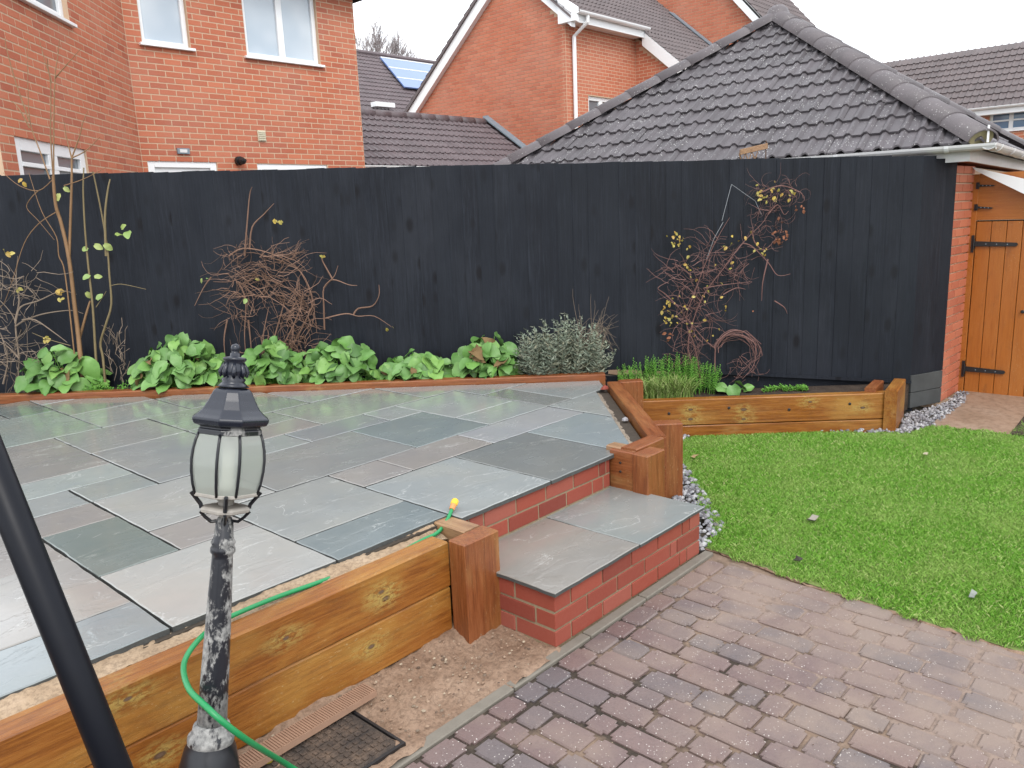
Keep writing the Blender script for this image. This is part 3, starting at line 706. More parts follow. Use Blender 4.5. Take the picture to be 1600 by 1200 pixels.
# ------------------------------------------------------------------ black fence
fence = root('fence', 'long black featheredge board fence behind the planting bed', 'fence', (2.4, 2.35, .3))
def fence_top(s): return 2.102+.0208*s
def board(parent, p, d, out, w, z0, z1, mt, name='board', t0=.006, t1=.0078):
    """featheredge board, p its start in plan, d along, out towards viewer"""
    d = V3(d); out = V3(out); z0_ = z0; b = MB()
    def q(x, y, z): return V3((p[0], p[1], z))+d*x+out*y
    j = [U(-.0015, .0015) for _ in range(4)]; tj = U(-.004, .004)
    pr = [(0, .0+j[0]), (w, .0015+j[1]), (w, .0015+t1+j[2]), (0, t0+j[3])]
    lo = [q(x, y, z0) for x, y in pr]; hi = [q(x, y, z1+tj) for x, y in pr]
    b.add(lo+hi, [(3, 2, 1, 0), (4, 5, 6, 7)]+[(i, (i+1) % 4, 4+(i+1) % 4, 4+i) for i in range(4)])
    c = (lo[0]+lo[1])/2
    return b.build(name, mt, parent, origin=c, bevel=.0015)
s = -.004
while s < 9.6:
    w = U(.122, .134); p = F1-T*s
    zb = min(.44, .245+.083*max(s, 0)) if s < 2.5 else .40
    board(fence, (p.x, p.y), -T, -TN, w+.02, zb, fence_top(s+w/2), M['fence'])
    s += w
q = F1+TN*.035
MB().box(q-T*4.8+V3((0, 0, .18)), (9.7, .035, .40), -T, None, None).build('gravel_board', M['fence'], fence)
for z in (.55, 1.1, 1.75):
    MB().box(F1+TN*.06-T*4.8+V3((0, 0, z)), (9.6, .06, .09), -T).build('rail', M['fence'], fence)
for k in range(5):
    MB().box(F1+TN*.09-T*(.15+2.05*k)+V3((0, 0, 1.0)), (.09, .09, 2.05), -T).build('post', M['fence'], fence)
# thin black skirting line low on the fence over the right bed
p0 = F1-T*.02; MB().prism([F1-T*.0+V3((0, 0, .235))-TN*.026, F1-T*1.9+V3((0, 0, .40))-TN*.026, F1-T*1.9+V3((0, 0, .425))-TN*.026, F1-T*.0+V3((0, 0, .26))-TN*.026], -TN*.012).build('capping_strip', M['fence'], fence)
fr2 = root('fence', 'short black fence return between fence corner and brick garage wall', 'fence', (5.03, -.57, .0))
F2 = V3((5.21, -.637, 0)); D2 = (F2-F1).normalized(); O2 = V3((D2.y, -D2.x, 0))
L2 = (F2-F1).length
if O2.dot(CAM-F1) < 0: O2 = -O2
for k in range(3):
    p = F1+D2*(L2/3*k); board(fr2, (p.x, p.y), D2, O2, L2/3+.012, .30, 2.095-.02*k, M['fence'])
for (z0, z1) in ((.015, .145), (.15, .298)):
    MB().box((F1+F2)/2+O2*.006+V3((0, 0, (z0+z1)/2)), (L2, .03, z1-z0), D2).build('gravel_board', M['grey_board'], fr2, bevel=.003)

# ------------------------------------------------------------------ roof tiles
def tile_pts(w, L, n=12, roll=.030, th=.018):
    """double roman tile: x across, y up the slope, z out"""
    pr = []
    for i in range(n+1):
        x = i/n; u_ = (x*2) % 1.0
        h = roll*(math.sin(math.pi*(u_-.55)/.45)**.8 if u_ > .55 else .06*math.sin(math.pi*u_/.55))
        if i == n: h = 0
        pr.append((-w/2+w*x, h))
    vs = [(x, 0, h-th) for x, h in pr] + [(x, 0, h) for x, h in pr] + [(x, L, h-th*.9) for x, h in pr]
    m_ = n+1
    fs = [(i, i+1, m_+i+1, m_+i) for i in range(n)] + [(m_+i, m_+i+1, 2*m_+i+1, 2*m_+i) for i in range(n)]
    return vs, fs
def tile_mesh(w, L, mt, n=12, roll=.03):
    vs, fs = tile_pts(w, L, n, roll); me = bpy.data.meshes.new('roof_tile'); me.from_pydata(vs, [], fs); me.materials.append(mt); me.update(); return me
def frame(X, Y):
    X = V3(X).normalized(); Y = V3(Y).normalized(); Z = X.cross(Y).normalized(); m_ = Matrix((X, Y, Z)).transposed(); return m_
def place(me, name, parent, P, m3):
    o = bpy.data.objects.new(name, me); COL.objects.link(o); o.parent = parent
    o.matrix_basis = Matrix.Translation(V3(P)-ORI[parent.name]) @ m3.to_4x4(); return o
def clip_place(me, name, parent, P, m3, planes):
    """planes: (point, normal) keep the side the normal points to; cut meshes become their own"""
    mw = Matrix.Translation(V3(P)) @ m3.to_4x4()
    co = [mw @ v.co for v in me.vertices]
    cut = False
    for (q, n) in planes:
        ds = [(c-q).dot(n) for c in co]
        if max(ds) < 0: return None
        if min(ds) < 0: cut = True
    if not cut: return place(me, name, parent, P, m3)
    bm = bmesh.new(); bm.from_mesh(me); im = mw.inverted()
    for (q, n) in planes:
        bmesh.ops.bisect_plane(bm, geom=bm.verts[:]+bm.edges[:]+bm.faces[:], plane_co=im @ q, plane_no=(im.to_3x3() @ n), clear_inner=True)
    if not bm.faces: bm.free(); return None
    m2 = bpy.data.meshes.new(name); bm.to_mesh(m2); bm.free(); m2.materials.append(me.materials[0])
    return place(m2, name, parent, P, m3)

# ------------------------------------------------------------------ garage with the hipped roof
ga = R(5); E1 = V3((math.cos(ga), math.sin(ga), 0)); E2 = V3((-math.sin(ga), math.cos(ga), 0))
GC = V3((5.05, -.87, 0)); GH, GK, GZ = 2.58, .68, 2.175
def gp(a, b, z=0.0): return GC+E1*a+E2*b+V3((0, 0, z))
gar = root('garage', 'brick garage with dark hipped pantile roof and white gutter behind the fence', 'garage', gp(2.6, 2.6))
n_ = math.hypot(1, GK)
UPF = (E1+V3((0, 0, GK)))/n_; UPR = (E2+V3((0, 0, GK)))/n_
apex = gp(GH, GH, GZ+GK*GH)
me = tile_mesh(.30, .34, M['tile'])
mF = frame(-E2, UPF); mR = frame(E1, UPR)
hipn = (E2-E1).normalized(); hipn2 = (-E2-E1).normalized()
gauge = .262
# each course is tilted a little so that its lower edge stands proud of the one below
for (fr_, up, other, first) in ((mF, UPF, E2, 0), (mR, UPR, E1, 1)):
    tilt = Matrix.Rotation(-.035, 3, 'X')
    for r in range(12):
        base = gauge*r
        for c in range(-1, 19):
            off = (.15 if False else 0)
            along = .15+.30*c+off
            P = (gp(0, along, GZ) if first == 0 else gp(along, 0, GZ)) + up*base + fr_ @ V3((0, 0, .012))
            m3 = fr_ @ tilt @ Matrix.Rotation(U(-.012, .012), 3, 'Z') @ Matrix.Rotation(U(-.008, .008), 3, 'X'); P = P + fr_ @ V3((U(-.003, .003), U(-.006, .006), U(-.002, .003)))
            if first == 0: pl = [(gp(0, 0)+E2*.0, hipn), (gp(0, 2*GH), hipn2)]
            else: pl = [(gp(0, 0)+E1*.0, -hipn), (gp(2*GH, 0), hipn2)]
            if first == 1 and along > 3.4: continue
            clip_place(me, 'roof_tile', gar, P, m3, pl)
und = MB()
cs = [gp(.03, .03, GZ-.02), gp(2*GH-.03, .03, GZ-.02), gp(2*GH-.03, 2*GH-.03, GZ-.02), gp(.03, 2*GH-.03, GZ-.02)]; ap = apex-V3((0, 0, .03))
und.add(cs+[ap], [(0, 1, 4), (1, 2, 4), (2, 3, 4), (3, 0, 4), (3, 2, 1, 0)]); und.build('roof', M['tile'], gar)
def hip_mesh():
    b = MB(); n = 9; L = .44; vs = []
    for (y, r) in ((0, .138), (L, .130)):
        for rr in (r, r-.016):
            for i in range(n+1):
                q = math.pi*(.02+.96*i/n); vs.append((rr*math.cos(q), y, rr*math.sin(q)*.78-.01))
    m_ = n+1
    fs = [(i, i+1, 2*m_+i+1, 2*m_+i) for i in range(n)] + [(i, m_+i, m_+i+1, i+1) for i in range(n)]
    me_ = bpy.data.meshes.new('hip_tile'); me_.from_pydata(vs, [], fs); me_.materials.append(M['hip']); me_.polygons.foreach_set('use_smooth', [True]*len(fs)); me_.update(); return me_
hm = hip_mesh()
for (c0, vis) in ((gp(0, 0, GZ), 1), (gp(0, 2*GH, GZ), 1), (gp(2*GH, 0, GZ), 0), (gp(2*GH, 2*GH, GZ), 0)):
    d = apex-c0; L = d.length; d.normalize(); sidev = d.cross(V3((0, 0, 1))).normalized(); nn = sidev.cross(d).normalized()
    m3 = Matrix((sidev, d, nn)).transposed()
    k = 0; sx = .02
    while sx < L-.1:
        place(hm, 'hip_tile', gar, c0+d*sx+nn*.004, m3 @ Matrix.Rotation(-.012, 3, 'X')); sx += .40; k += 1
    if vis:
        MB().lathe([(.10, 0), (.10, .03)], 14).build('mortar', M['mortarcap'], None, world=False)
        o = bpy.data.objects[bpy.context.scene.collection.objects[-1].name] if False else COL.objects[-1]
        o.parent = gar; o.matrix_basis = Matrix.Translation(c0+d*.045+nn*.02-gar.location) @ (m3 @ Matrix.Rotation(-math.pi/2, 3, 'X')).to_4x4() @ Matrix.Scale(.75, 4, (0, 1, 0))
MB().lathe([(.0, .17), (.06, .16), (.11, .12), (.14, .05), (.15, -.02)], 14, apex-V3((0, 0, .03))).build('apex_cap', M['hip'], gar, smooth=True)
c0 = gp(0, 0, GZ); MB().box(c0+V3((.02, -.02, .065)), (.022, .012, .13)).build('hip_iron', M['white'], gar)
# gutter, fascia, soffit
def gutter(parent, p, q, r=.055, mt=None):
    d = (q-p); L = d.length; d.normalize(); sv = d.cross(V3((0, 0, 1))).normalized(); b = MB(); vs = []
    for e in (p, q):
        for rr in (r, r-.006):
            for i in range(9):
                a = math.pi*(1+i/8); vs.append(e+sv*(rr*math.cos(a))+V3((0, 0, rr*math.sin(a)*.9)))
    b.add(vs, [(i, i+1, 18+i+1, 18+i) for i in range(8)]+[(9+i, 27+i, 27+i+1, 9+i+1) for i in range(8)]+[(0, 18, 27, 9), (8, 17, 35, 26)]+[tuple(range(8, -1, -1))+tuple(range(9, 18))])
    return b.build('gutter', mt or M['white_dirty'], parent)
gz = GZ-.012
gutter(gar, gp(-.045, -.09, gz), gp(-.045, 5.2, gz)); gutter(gar, gp(-.09, -.045, gz), gp(5.2, -.045, gz))
for k in range(6):
    for (a, b_) in ((-.045, .25+.85*k), (.25+.85*k, -.045)):
        p = gp(a, b_, gz); dd = E2 if a < 0 else E1
        gutter(gar, p-dd*.016, p+dd*.016, .062, M['white']).name = 'bracket'
fz0, fz1 = GZ-.135, GZ-.03
MB().box(gp(.06, 2.60, (fz0+fz1)/2), (.02, 5.0, fz1-fz0), E1, E2).build('fascia', M['white_dirty'], gar)
MB().box(gp(2.56, .11, (fz0+fz1)/2), (5.0, .02, fz1-fz0), E1, E2).build('fascia', M['white_dirty'], gar)
MB().box(gp(2.6, 2.62, fz0+.012), (5.0, 5.0, .012), E1, E2).build('soffit', M['brick_far'], gar)
MB().prism([(5.235, -.632, -.05), (5.83, -.640, -.05), (9.6, -.30, -.05), (9.6, 3.6, -.05), (4.95, 3.6, -.05)], (0, 0, 2.06)).build('wall', M['mortar_house'], gar)
WX = V3((.548, -.012, 0)).normalized(); WN = V3((WX.y, -WX.x, 0))
for k in range(27):
    js = [0, .1125, .3375, .5625] if k % 2 else [0, .225, .45, .5625]
    for a, b_ in zip(js, js[1:]):
        c = V3((5.226, -.637, 0))+WX*((a+b_)/2)+WN*(-.03+.0005); c.z = .005+.075*k+.0325
        q = MB(); q.box(c, (b_-a-.012, .07, .062), WX); q.build('brick', M['brick_house'], gar, origin=c, bevel=.002)

# ------------------------------------------------------------------ side gate
GU = 5.80
def gt(px, py, du=0.0): return onp(px, py, (GU+du, 0, 0), (1, 0, 0))
gate = root('gate', 'orange stained boarded side gate with black strap hinges beside garage', 'gate', (GU, -1.15, 0))
y_l = gt(1494, 480).y; y_d = gt(1507, 600).y; zh = gt(1556, 344).z; zb = gt(1540, 616).z
MB().bb(GU-.03, GU+.05, y_d+.004, y_l+.03, .0, 1.95).build('frame', M['gate'], gate, bevel=.003)
y = y_d; 
for k in range(8):
    w = .118; q = MB(); q.bb(-.022, .0, -w+.002, -.002, -(zh-zb)/2+.01, (zh-zb)/2-.01)
    o = MB(); o.box((0, 0, 0), (zh-zb-.02, w-.004, .022)); o = o.build('plank', M['gate'], None, world=False, bevel=.003)
    o.parent = gate; o.rotation_euler = (0, -math.pi/2, 0); o.location = V3((GU-.006+U(-.001, .001), y-w/2, (zh+zb)/2))-gate.location
    y -= w
MB().bb(GU+.006, GU+.04, y, y_d, zb, zh).build('backing', M['dark'], gate)
o = MB().box((0, 0, 0), (.96, .024, 1.95-zh)); o = o.build('top_panel', M['gate'], None, world=False, bevel=.003)
o.parent = gate; o.rotation_euler = (0, 0, math.pi/2); o.location = V3((GU-.004, y_d-.48+.008, (zh+.006+1.95)/2))-gate.location
def hinge(px0, px1, py0, py1, hh, plate):
    a = gt(px0, py0, -.03); b_ = gt(px1, py1, -.03); q = MB()
    q.add([V3((GU-.034, a.y, a.z-hh/2)), V3((GU-.034, b_.y, b_.z-hh*.34)), V3((GU-.034, b_.y-.012, b_.z)), V3((GU-.034, b_.y, b_.z+hh*.34)), V3((GU-.034, a.y, a.z+hh/2)),
           V3((GU-.018, a.y, a.z-hh/2)), V3((GU-.018, b_.y, b_.z-hh*.34)), V3((GU-.018, b_.y-.012, b_.z)), V3((GU-.018, b_.y, b_.z+hh*.34)), V3((GU-.018, a.y, a.z+hh/2))],
          [(0, 1, 2, 3, 4), (9, 8, 7, 6, 5)]+[(i, i+5, (i+1) % 5+5, (i+1) % 5) for i in range(5)])
    q.box((GU-.030, a.y+.006, a.z), (.018, .022, plate)); q.tube([(GU-.040, a.y-.004, a.z-plate*.3), (GU-.040, a.y-.004, a.z+plate*.3)], .008, 8)
    h = q.build('hinge', M['iron'], gate)
    for t_ in (.3, .55, .8):
        c = a.lerp(b_, t_); MB().tube([V3((GU-.034, c.y, c.z)), V3((GU-.038, c.y, c.z))], .005, 7).build('screw', M['lead'], h)
hinge(1521, 1588, 381, 382, .046, .15); hinge(1506, 1568, 576, 582, .046, .15)
hinge(1529, 1552, 290, 290, .018, .055); hinge(1526, 1549, 324, 325, .018, .055)
p = gt(1598, 487, -.03); MB().tube([V3((GU-.015, p.y, p.z)), V3((GU-.04, p.y, p.z)), V3((GU-.045, p.y, p.z))], [.012, .016, .010], 10).build('knob', M['iron'], gate)
wb = MB().prism([gt(*q, -.10) for q in ((1519, 261), (1640, 289), (1660, 332), (1600, 303), (1525, 267))], (.05, 0, 0)).build('canopy_board', M['white'])
setprops(wb, 'white sloping board over the top of the orange gate', 'board')
st = setprops(MB().prism([(GU-.1, -1.66, 0), (GU+.35, -1.66, 0), (GU+.35, -1.9, 0), (GU-.1, -1.9, 0)], (0, 0, 2.4)).build('gate_pier', M['brick_house']), 'plain brick pier on the far side of the orange gate', 'pier')

# ------------------------------------------------------------------ small trellis end behind the fence
tr = root('trellis', 'small wooden trellis panel peeking above the black fence', 'trellis', F1-T*1.25+TN*.25)
def fp(px, py, off=.22): return onp(px, py, F1+TN*off, TN)
a, b_, c, d = fp(1157, 238), fp(1194, 228), fp(1200, 225), fp(1156, 252)
def tbar(p, q, w, th=.03, name='bar'):
    p = V3(p); q = V3(q); dd = (q-p); L = dd.length; dd.normalize(); n = TN; o = MB().box((p+q)/2, (L, th, w), dd, n, None); return o.build(name, M['cutwood'], tr, bevel=.002)
zt = 1.0
tbar(fp(1197, 224), V3((fp(1197, 224).x, fp(1197, 224).y, .9)), .045, name='post'); tbar(fp(1157, 236), V3((fp(1157, 236).x, fp(1157, 236).y, .9)), .025, name='post')
tbar(fp(1156, 238), fp(1199, 228), .045, name='rail')
for k in range(3):
    p = fp(1164+10*k, 240-2*k); q = p + V3((-.02, .02, -.9)); tbar(p, V3((p.x-T.x*.06, p.y-T.y*.06, p.z-.2)), .02, .014, 'slat'); tbar(p-T*.05, p+T*.03+V3((0, 0, -.2)), .02, .012, 'slat')
MB().tube([V3((fp(1197, 224).x, fp(1197, 224).y, 0)), V3((fp(1197, 224).x, fp(1197, 224).y, .95))], .03, 4).build('post', M['cutwood'], tr)
MB().tube([V3((fp(1157, 236).x, fp(1157, 236).y, 0)), V3((fp(1157, 236).x, fp(1157, 236).y, .95))], .02, 4).build('post', M['cutwood'], tr)

# ------------------------------------------------------------------ houses
def brick_cells(L, z0, z1, holes, top=None, shift=0.0):
    """stretcher bond inside 0..L x z0..z1 minus holes (x0,x1,z0,z1): list of (x0,x1,zlow)"""
    out = []; n = int((z1-z0)/.075)
    for k in range(n):
        zl = z0+k*.075; zc = zl+.037; x = -.225+(.1125 if k % 2 else 0)+shift
        segs = [(0, L)]
        for h in holes:
            if h[2] < zc < h[3]:
                ns = []
                for (a, b) in segs:
                    if h[1] <= a or h[0] >= b: ns.append((a, b)); continue
                    if h[0] > a: ns.append((a, h[0]))
                    if h[1] < b: ns.append((h[1], b))
                segs = ns
        while x < L:
            for (a, b) in segs:
                p, q = max(x, a), min(x+.225, b)
                if q-p > .03 and (top is None or zl+.075 < min(top(p), top(q))): out.append((p, q, zl))
            x += .225
    return out
def wall_face(parent, O, X, L, z0, z1, holes, mt, name='wall', th=.12, top=None):
    """mortar-coloured wall with real openings; O at ground line, X along, front on the +N side where N = X rotated to the viewer"""
    O = V3(O); X = V3(X); N = V3((X.y, -X.x, 0)); b = MB()
    xs = sorted({0, L, *[h[0] for h in holes], *[h[1] for h in holes]}); zs = sorted({z0, z1, *[h[2] for h in holes if z0 < h[2] < z1], *[h[3] for h in holes if z0 < h[3] < z1]})
    xs = [x for x in xs if 0 <= x <= L]
    for i in range(len(xs)-1):
        for j in range(len(zs)-1):
            xc, zc = (xs[i]+xs[i+1])/2, (zs[j]+zs[j+1])/2
            if any(h[0] < xc < h[1] and h[2] < zc < h[3] for h in holes): continue
            p = [(xs[i], zs[j]), (xs[i+1], zs[j]), (xs[i+1], zs[j+1]), (xs[i], zs[j+1])]
            b.prism([O+X*x+V3((0, 0, z)) for x, z in p], -N*th)
    return b.build(name, mt, parent)
def add_bricks(parent, cells, O, X, mt, single, proud=.0025):
    O = V3(O); X = V3(X); N = V3((X.y, -X.x, 0)); b = MB()
    for (p, q, zl) in cells:
        c = O+X*((p+q)/2)+N*(proud-.02); c.z = zl+.0375
        if (p, q, zl) in single:
            m_ = MB(); m_.box(c, (q-p-.014, .04, .061), X); m_.build('brick', mt, parent, origin=c)
        else:
            h = (q-p-.014)/2; a = [c+X*sx*h+V3((0, 0, sz*.0305))+N*.02 for sx, sz in ((-1, -1), (1, -1), (1, 1), (-1, 1))]
            bk = [v-N*.012 for v in a]
            b.add(a+bk, [(0, 1, 2, 3), (0, 4, 5, 1), (1, 5, 6, 2), (2, 6, 7, 3), (3, 7, 4, 0)])
    if b.f: setprops(b.build('brickwork', mt, parent), kind='stuff')
def window(parent, O, X, x0, x1, z0, z1, n, pane, fr=.06, rec=.05, sill=True, bars=None, name='window', transom=None):
    O = V3(O); X = V3(X); N = V3((X.y, -X.x, 0)); b = MB()
    def bx(xa, xb, za, zb, d0, d1): b.box(O+X*((xa+xb)/2)+N*((d0+d1)/2)+V3((0, 0, (za+zb)/2)), (xb-xa, abs(d1-d0), zb-za), X)
    f0, f1 = -rec-.06, -rec
    bx(x0, x0+fr, z0, z1, f0, f1); bx(x1-fr, x1, z0, z1, f0, f1); bx(x0+fr, x1-fr, z0, z0+fr, f0, f1); bx(x0+fr, x1-fr, z1-fr, z1, f0, f1)
    for k in range(1, n):
        xm = lerp(x0, x1, k/n); bx(xm-fr*.8, xm+fr*.8, z0+fr, z1-fr, f0, f1)
    if transom: bx(x0+fr, x1-fr, transom-.02, transom+.02, f0, f1+.004)
    w = b.build(name, M['white'], parent, bevel=.004)
    for k in range(n):
        xa = lerp(x0, x1, k/n)+fr*.8; xb = lerp(x0, x1, (k+1)/n)-fr*.8
        MB().box(O+X*((xa+xb)/2)+N*(-rec-.035)+V3((0, 0, (z0+z1)/2)), (xb-xa, .006, z1-z0-2*fr), X).build('pane', pane, w)
    if sill: MB().box(O+X*((x0+x1)/2)+N*(-.02)+V3((0, 0, z0-.018)), (x1-x0+.09, .15, .034), X).build('sill', M['white'], w, bevel=.004)
    return w
def roof_tiles(parent, O, X, Yd, nx, ny, tw, gz_, mt, roll=.03, clipf=None, single=False, name='roof_tile'):
    """courses of tiles from the eaves corner O, X along the eaves, Yd up the slope"""
    m3 = frame(X, Yd) @ Matrix.Rotation(-.04, 3, 'X'); X = V3(X).normalized(); Yd = V3(Yd).normalized(); Z = X.cross(Yd)
    me_ = tile_mesh(tw, gz_*1.25, mt, 8, roll); big = MB(); vs0 = [v.co.copy() for v in me_.vertices]; fs0 = [tuple(p.vertices) for p in me_.polygons]
    for j in range(ny):
        for i in range(nx):
            P = V3(O)+X*(tw*(i+.5))+Yd*(gz_*j)+Z*.02
            if clipf and not clipf(P): continue
            if single: place(me_, name, parent, P, m3)
            else: big.add([P+m3 @ v for v in vs0], fs0)
    if big.f: setprops(big.build('roof_tiles', mt, parent), kind='stuff')
XU, XV = V3((1, 0, 0)), V3((0, -1, 0))     # XV: along -v, so that its viewer side is -u
# --- house with the angled corner, left
h1 = root('house', 'near orange brick house with white windows and an angled corner', 'house', (4.0, 8.6, 0))
HV = 8.0; IC = V3((2.33, HV, 0)); O1 = V3((2.33, HV, 0)); L1 = 3.52; ZT = 5.12
hol = [(3.97-2.33, 5.17-2.33, 4.06, 5.9), (2.53-2.33, 3.16-2.33, 4.06, 5.9), (2.40-2.33, 3.34-2.33, .3, 2.645), (3.95-2.33, 5.13-2.33, 1.2, 2.625)]
wall_face(h1, O1, XU, L1, 0, ZT, hol, M['mortar_house'])
cells1 = brick_cells(L1, 2.025, ZT, hol)
LL = 3.42; LD = V3((.674, .738, 0)).normalized(); OL = IC-LD*LL
# along LD the viewer side normal is (LD.y,-LD.x) = (.738,-.674)
hol2 = [(LL-3.15, LL-1.67, 1.2, 2.64), (LL-2.9, LL-1.60, 3.90, 5.9)]
wall_face(h1, OL, LD, LL, 0, ZT+.4, hol2, M['mortar_house'])
cells2 = brick_cells(LL, 2.025, ZT+.3, hol2, shift=.06)
allc = [(CAM-(O1+XU*c[0]+V3((0, 0, c[2])))).length for c in cells1], [(CAM-(OL+LD*c[0]+V3((0, 0, c[2])))).length for c in cells2]
def vis(P): return in_view(P.x, P.y, P.z, 5)
cand = [(d/(c[1]-c[0]), 1, c) for d, c in zip(allc[0], cells1) if vis(O1+XU*c[0]+V3((0, 0, c[2]+.07))) and c[2] > 2.4] + [(d/(c[1]-c[0]), 2, c) for d, c in zip(allc[1], cells2) if vis(OL+LD*c[1]+V3((0, 0, c[2]+.07))) and c[2] > 2.3]
cand.sort(key=lambda t_: t_[0]); near = cand[:296]
add_bricks(h1, cells1, O1, XU, M['brick_house'], {c for d, w, c in near if w == 1})
add_bricks(h1, cells2, OL, LD, M['brick_house'], {c for d, w, c in near if w == 2})
MB().prism([(5.85, HV+.006, 0), (5.85, 14, 0), (5.73, 14, 0), (5.73, HV+.13, 0)], (0, 0, ZT)).build('wall', M['mortar_house'], h1)
add_bricks(h1, brick_cells(3.0, 2.025, ZT, []), (5.85, HV, 0), (0, 1, 0), M['brick_house'], set())
window(h1, O1, XU, 3.97-2.33, 5.17-2.33, 4.06, 5.3, 2, M['pane'])
window(h1, O1, XU, 2.53-2.33, 3.16-2.33, 4.06, 5.3, 1, M['pane'])
window(h1, O1, XU, 2.40-2.33, 3.34-2.33, .35, 2.645, 1, M['white'], .09, .012, sill=False, name='door')
window(h1, O1, XU, 3.95-2.33, 5.13-2.33, 1.25, 2.625, 2, M['white'], .08, .012)
window(h1, OL, LD, LL-3.15, LL-1.67, 1.25, 2.64, 2, M['pane_dark'], .12, .02, transom=2.40)
window(h1, OL, LD, LL-2.9, LL-1.60, 3.90, 5.3, 2, M['pane_dark'], .08)
v = MB(); v.bb(4.0, 4.122, HV-.02, HV+.01, 2.935, 3.08)
for k in range(5): v.bb(4.008, 4.114, HV-.032, HV-.020, 2.945+.026*k, 2.959+.026*k)
v.build('air_vent', plain('cream_plastic', (.60, .55, .42), .6, .3), h1)
v = MB(); v.bb(2.80, 2.965, HV-.03, HV+.01, 2.73, 2.80); v = v.build('number_plate', M['lead'], h1)
MB().bb(2.83, 2.93, HV-.034, HV-.030, 2.745, 2.785).build('face_plate', M['white_dirty'], v)
c_ = V3((3.655, HV-.02, 2.655)); q = MB(); q.tube([c_, c_+V3((0, -.05, 0))], .06, 14); q.lathe([(.0, -.055), (.035, -.045), (.055, -.01), (.058, .01), (.0, .05)], 12, c_+V3((.01, -.09, 0))); q.build('security_camera', M['iron'], h1)
# eaves and simple pitched roof
MB().prism([(1.6, 7.72, ZT), (6.12, 7.72, ZT), (6.12, 14, ZT), (1.6, 14, ZT)], (0, 0, .12)).build('eaves', M['dark'], h1)
MB().prism([(1.6, 7.66, ZT+.10), (6.16, 7.66, ZT+.10), (6.16, 11, ZT+2.4), (1.6, 11, ZT+2.4)], (0, 0, .10)).build('roof', M['tile_brown'], h1)

# --- low linking building with brown tiles
C2 = V3((12.18, 8.886, 0)); KL = .667
lk = root('link_building', 'low brown tiled roof building between the two brick houses', 'outbuilding', (9.5, 10.5, 0))
rE, rR = onp(825, 240, C2, (1, 0, 0)), onp(765, 193, C2, (1, 0, 0)); KL = (rR.z-rE.z)/(rR.y-rE.y)
nrm = V3((0, -KL, 1)); eL = onp(570, 256, rR, nrm); eR = onp(755, 263, rR, nrm); ey = (eL.y+eR.y)/2; ez = rR.z-KL*(rR.y-ey)
ux0 = 5.9; nxl = int((12.16-ux0)/.30); sl_ = math.hypot(rR.y-ey, rR.z-ez); nyl = max(1, round(sl_/.27)); up_ = V3((0, 1, KL)).normalized()
roof_tiles(lk, (12.16-nxl*.30, ey, ez), XU, up_, nxl, nyl, .30, sl_/nyl, M['tile_brown'], .026, single=True, clipf=lambda P: P.x > 7.0)
MB().prism([(ux0, ey+.02, ez-.03), (12.17, ey+.02, ez-.03), (12.17, rR.y, rR.z-.03), (ux0, rR.y, rR.z-.03)], (0, 0, -.06)).build('roof', M['tile_brown'], lk)
k = 7.0
while k < 12.1:
    q = MB(); q.tube([(k, rR.y+.02, rR.z+.0), (k+.43, rR.y+.02, rR.z+.006)], .11, 10); q.build('ridge_tile', M['tile_brown'], lk, smooth=True); k += .42
MB().prism([(ux0, ey+.12, -.02), (12.14, ey+.12, -.02), (12.14, 13, -.02), (ux0, 13, -.02)], (0, 0, ez-.05)).build('wall', M['brick_far'], lk)
gutter(lk, V3((12.1, ey-.05, ez-.01)), V3((ux0, ey-.05, ez-.01)), .06, M['white'])
MB().bb(ux0, 12.1, ey+.0, ey+.11, ez-.2, ez-.04).build('fascia', M['white'], lk)
MB().prism([(12.0, rR.y+.05, rR.z+.16), (12.0, ey-.1, ez+.06), (12.20, ey-.1, ez+.10), (12.20, rR.y+.05, rR.z+.20)], (0, 0, -.03)).build('flashing', M['lead'], lk)

# --- gabled house behind
h2 = root('house', 'orange brick gabled house with white bargeboards and downpipe', 'house', (14, 10.5, 0))
gl, gr_ = V3((12.18, 14.02, 4.47)), V3((12.18, 8.886, 5.92)); kl_, kr_ = .80, .84
vp = (4.47+kl_*14.02-5.92+kr_*8.886)/(kl_+kr_); zp_ = 4.47+kl_*(14.02-vp)
gtop = lambda x: min(4.47+kl_*(x), 5.92+kr_*(5.134-x))          # x measured from the far end v = 14.02 towards -v
OG = V3((12.18, 14.02, 0)); LG = 14.02-8.886
MB().prism([(12.186, 14.02, 0), (12.186, 8.89, 0), (12.186, 8.89, 5.92), (12.186, vp, zp_), (12.186, 14.02, 4.47)], (.2, 0, 0)).build('wall', M['mortar_house'], h2)
add_bricks(h2, [c for c in brick_cells(LG, 2.7, 7.6, [], top=gtop)], OG, XV, M['brick_far'], set())
UI = 14.878
holw = [(12.96-12.18, 14.04-12.18, 3.0, 4.335)]
wall_face(h2, C2, XU, UI-12.18, 0, 5.86, holw, M['mortar_house'])
add_bricks(h2, brick_cells(UI-12.18, 2.7, 5.86, holw), C2, XU, M['brick_far'], set())
window(h2, C2, XU, holw[0][0], holw[0][1], 3.1, 4.335, 2, M['pane_dark'], .09)
KW = .833; rz = lambda y: 5.95+KW*(y-8.70)                        # right-hand roof slope
wt = lambda x: 5.82+KW*(-x)                                        # wall of the projecting wing, x along -v from C2.y
LW = 3.2
MB().prism([(UI, 8.886, 0), (UI, 8.886-LW, 0), (UI, 8.886-LW, wt(LW)), (UI, 8.886, wt(0))], (.2, 0, 0)).build('wall', M['mortar_house'], h2)
add_bricks(h2, brick_cells(LW, 2.7, 5.9, [], top=wt), (UI, 8.886, 0), XV, M['brick_far'], set())
upw = V3((0, 1, KW)).normalized()
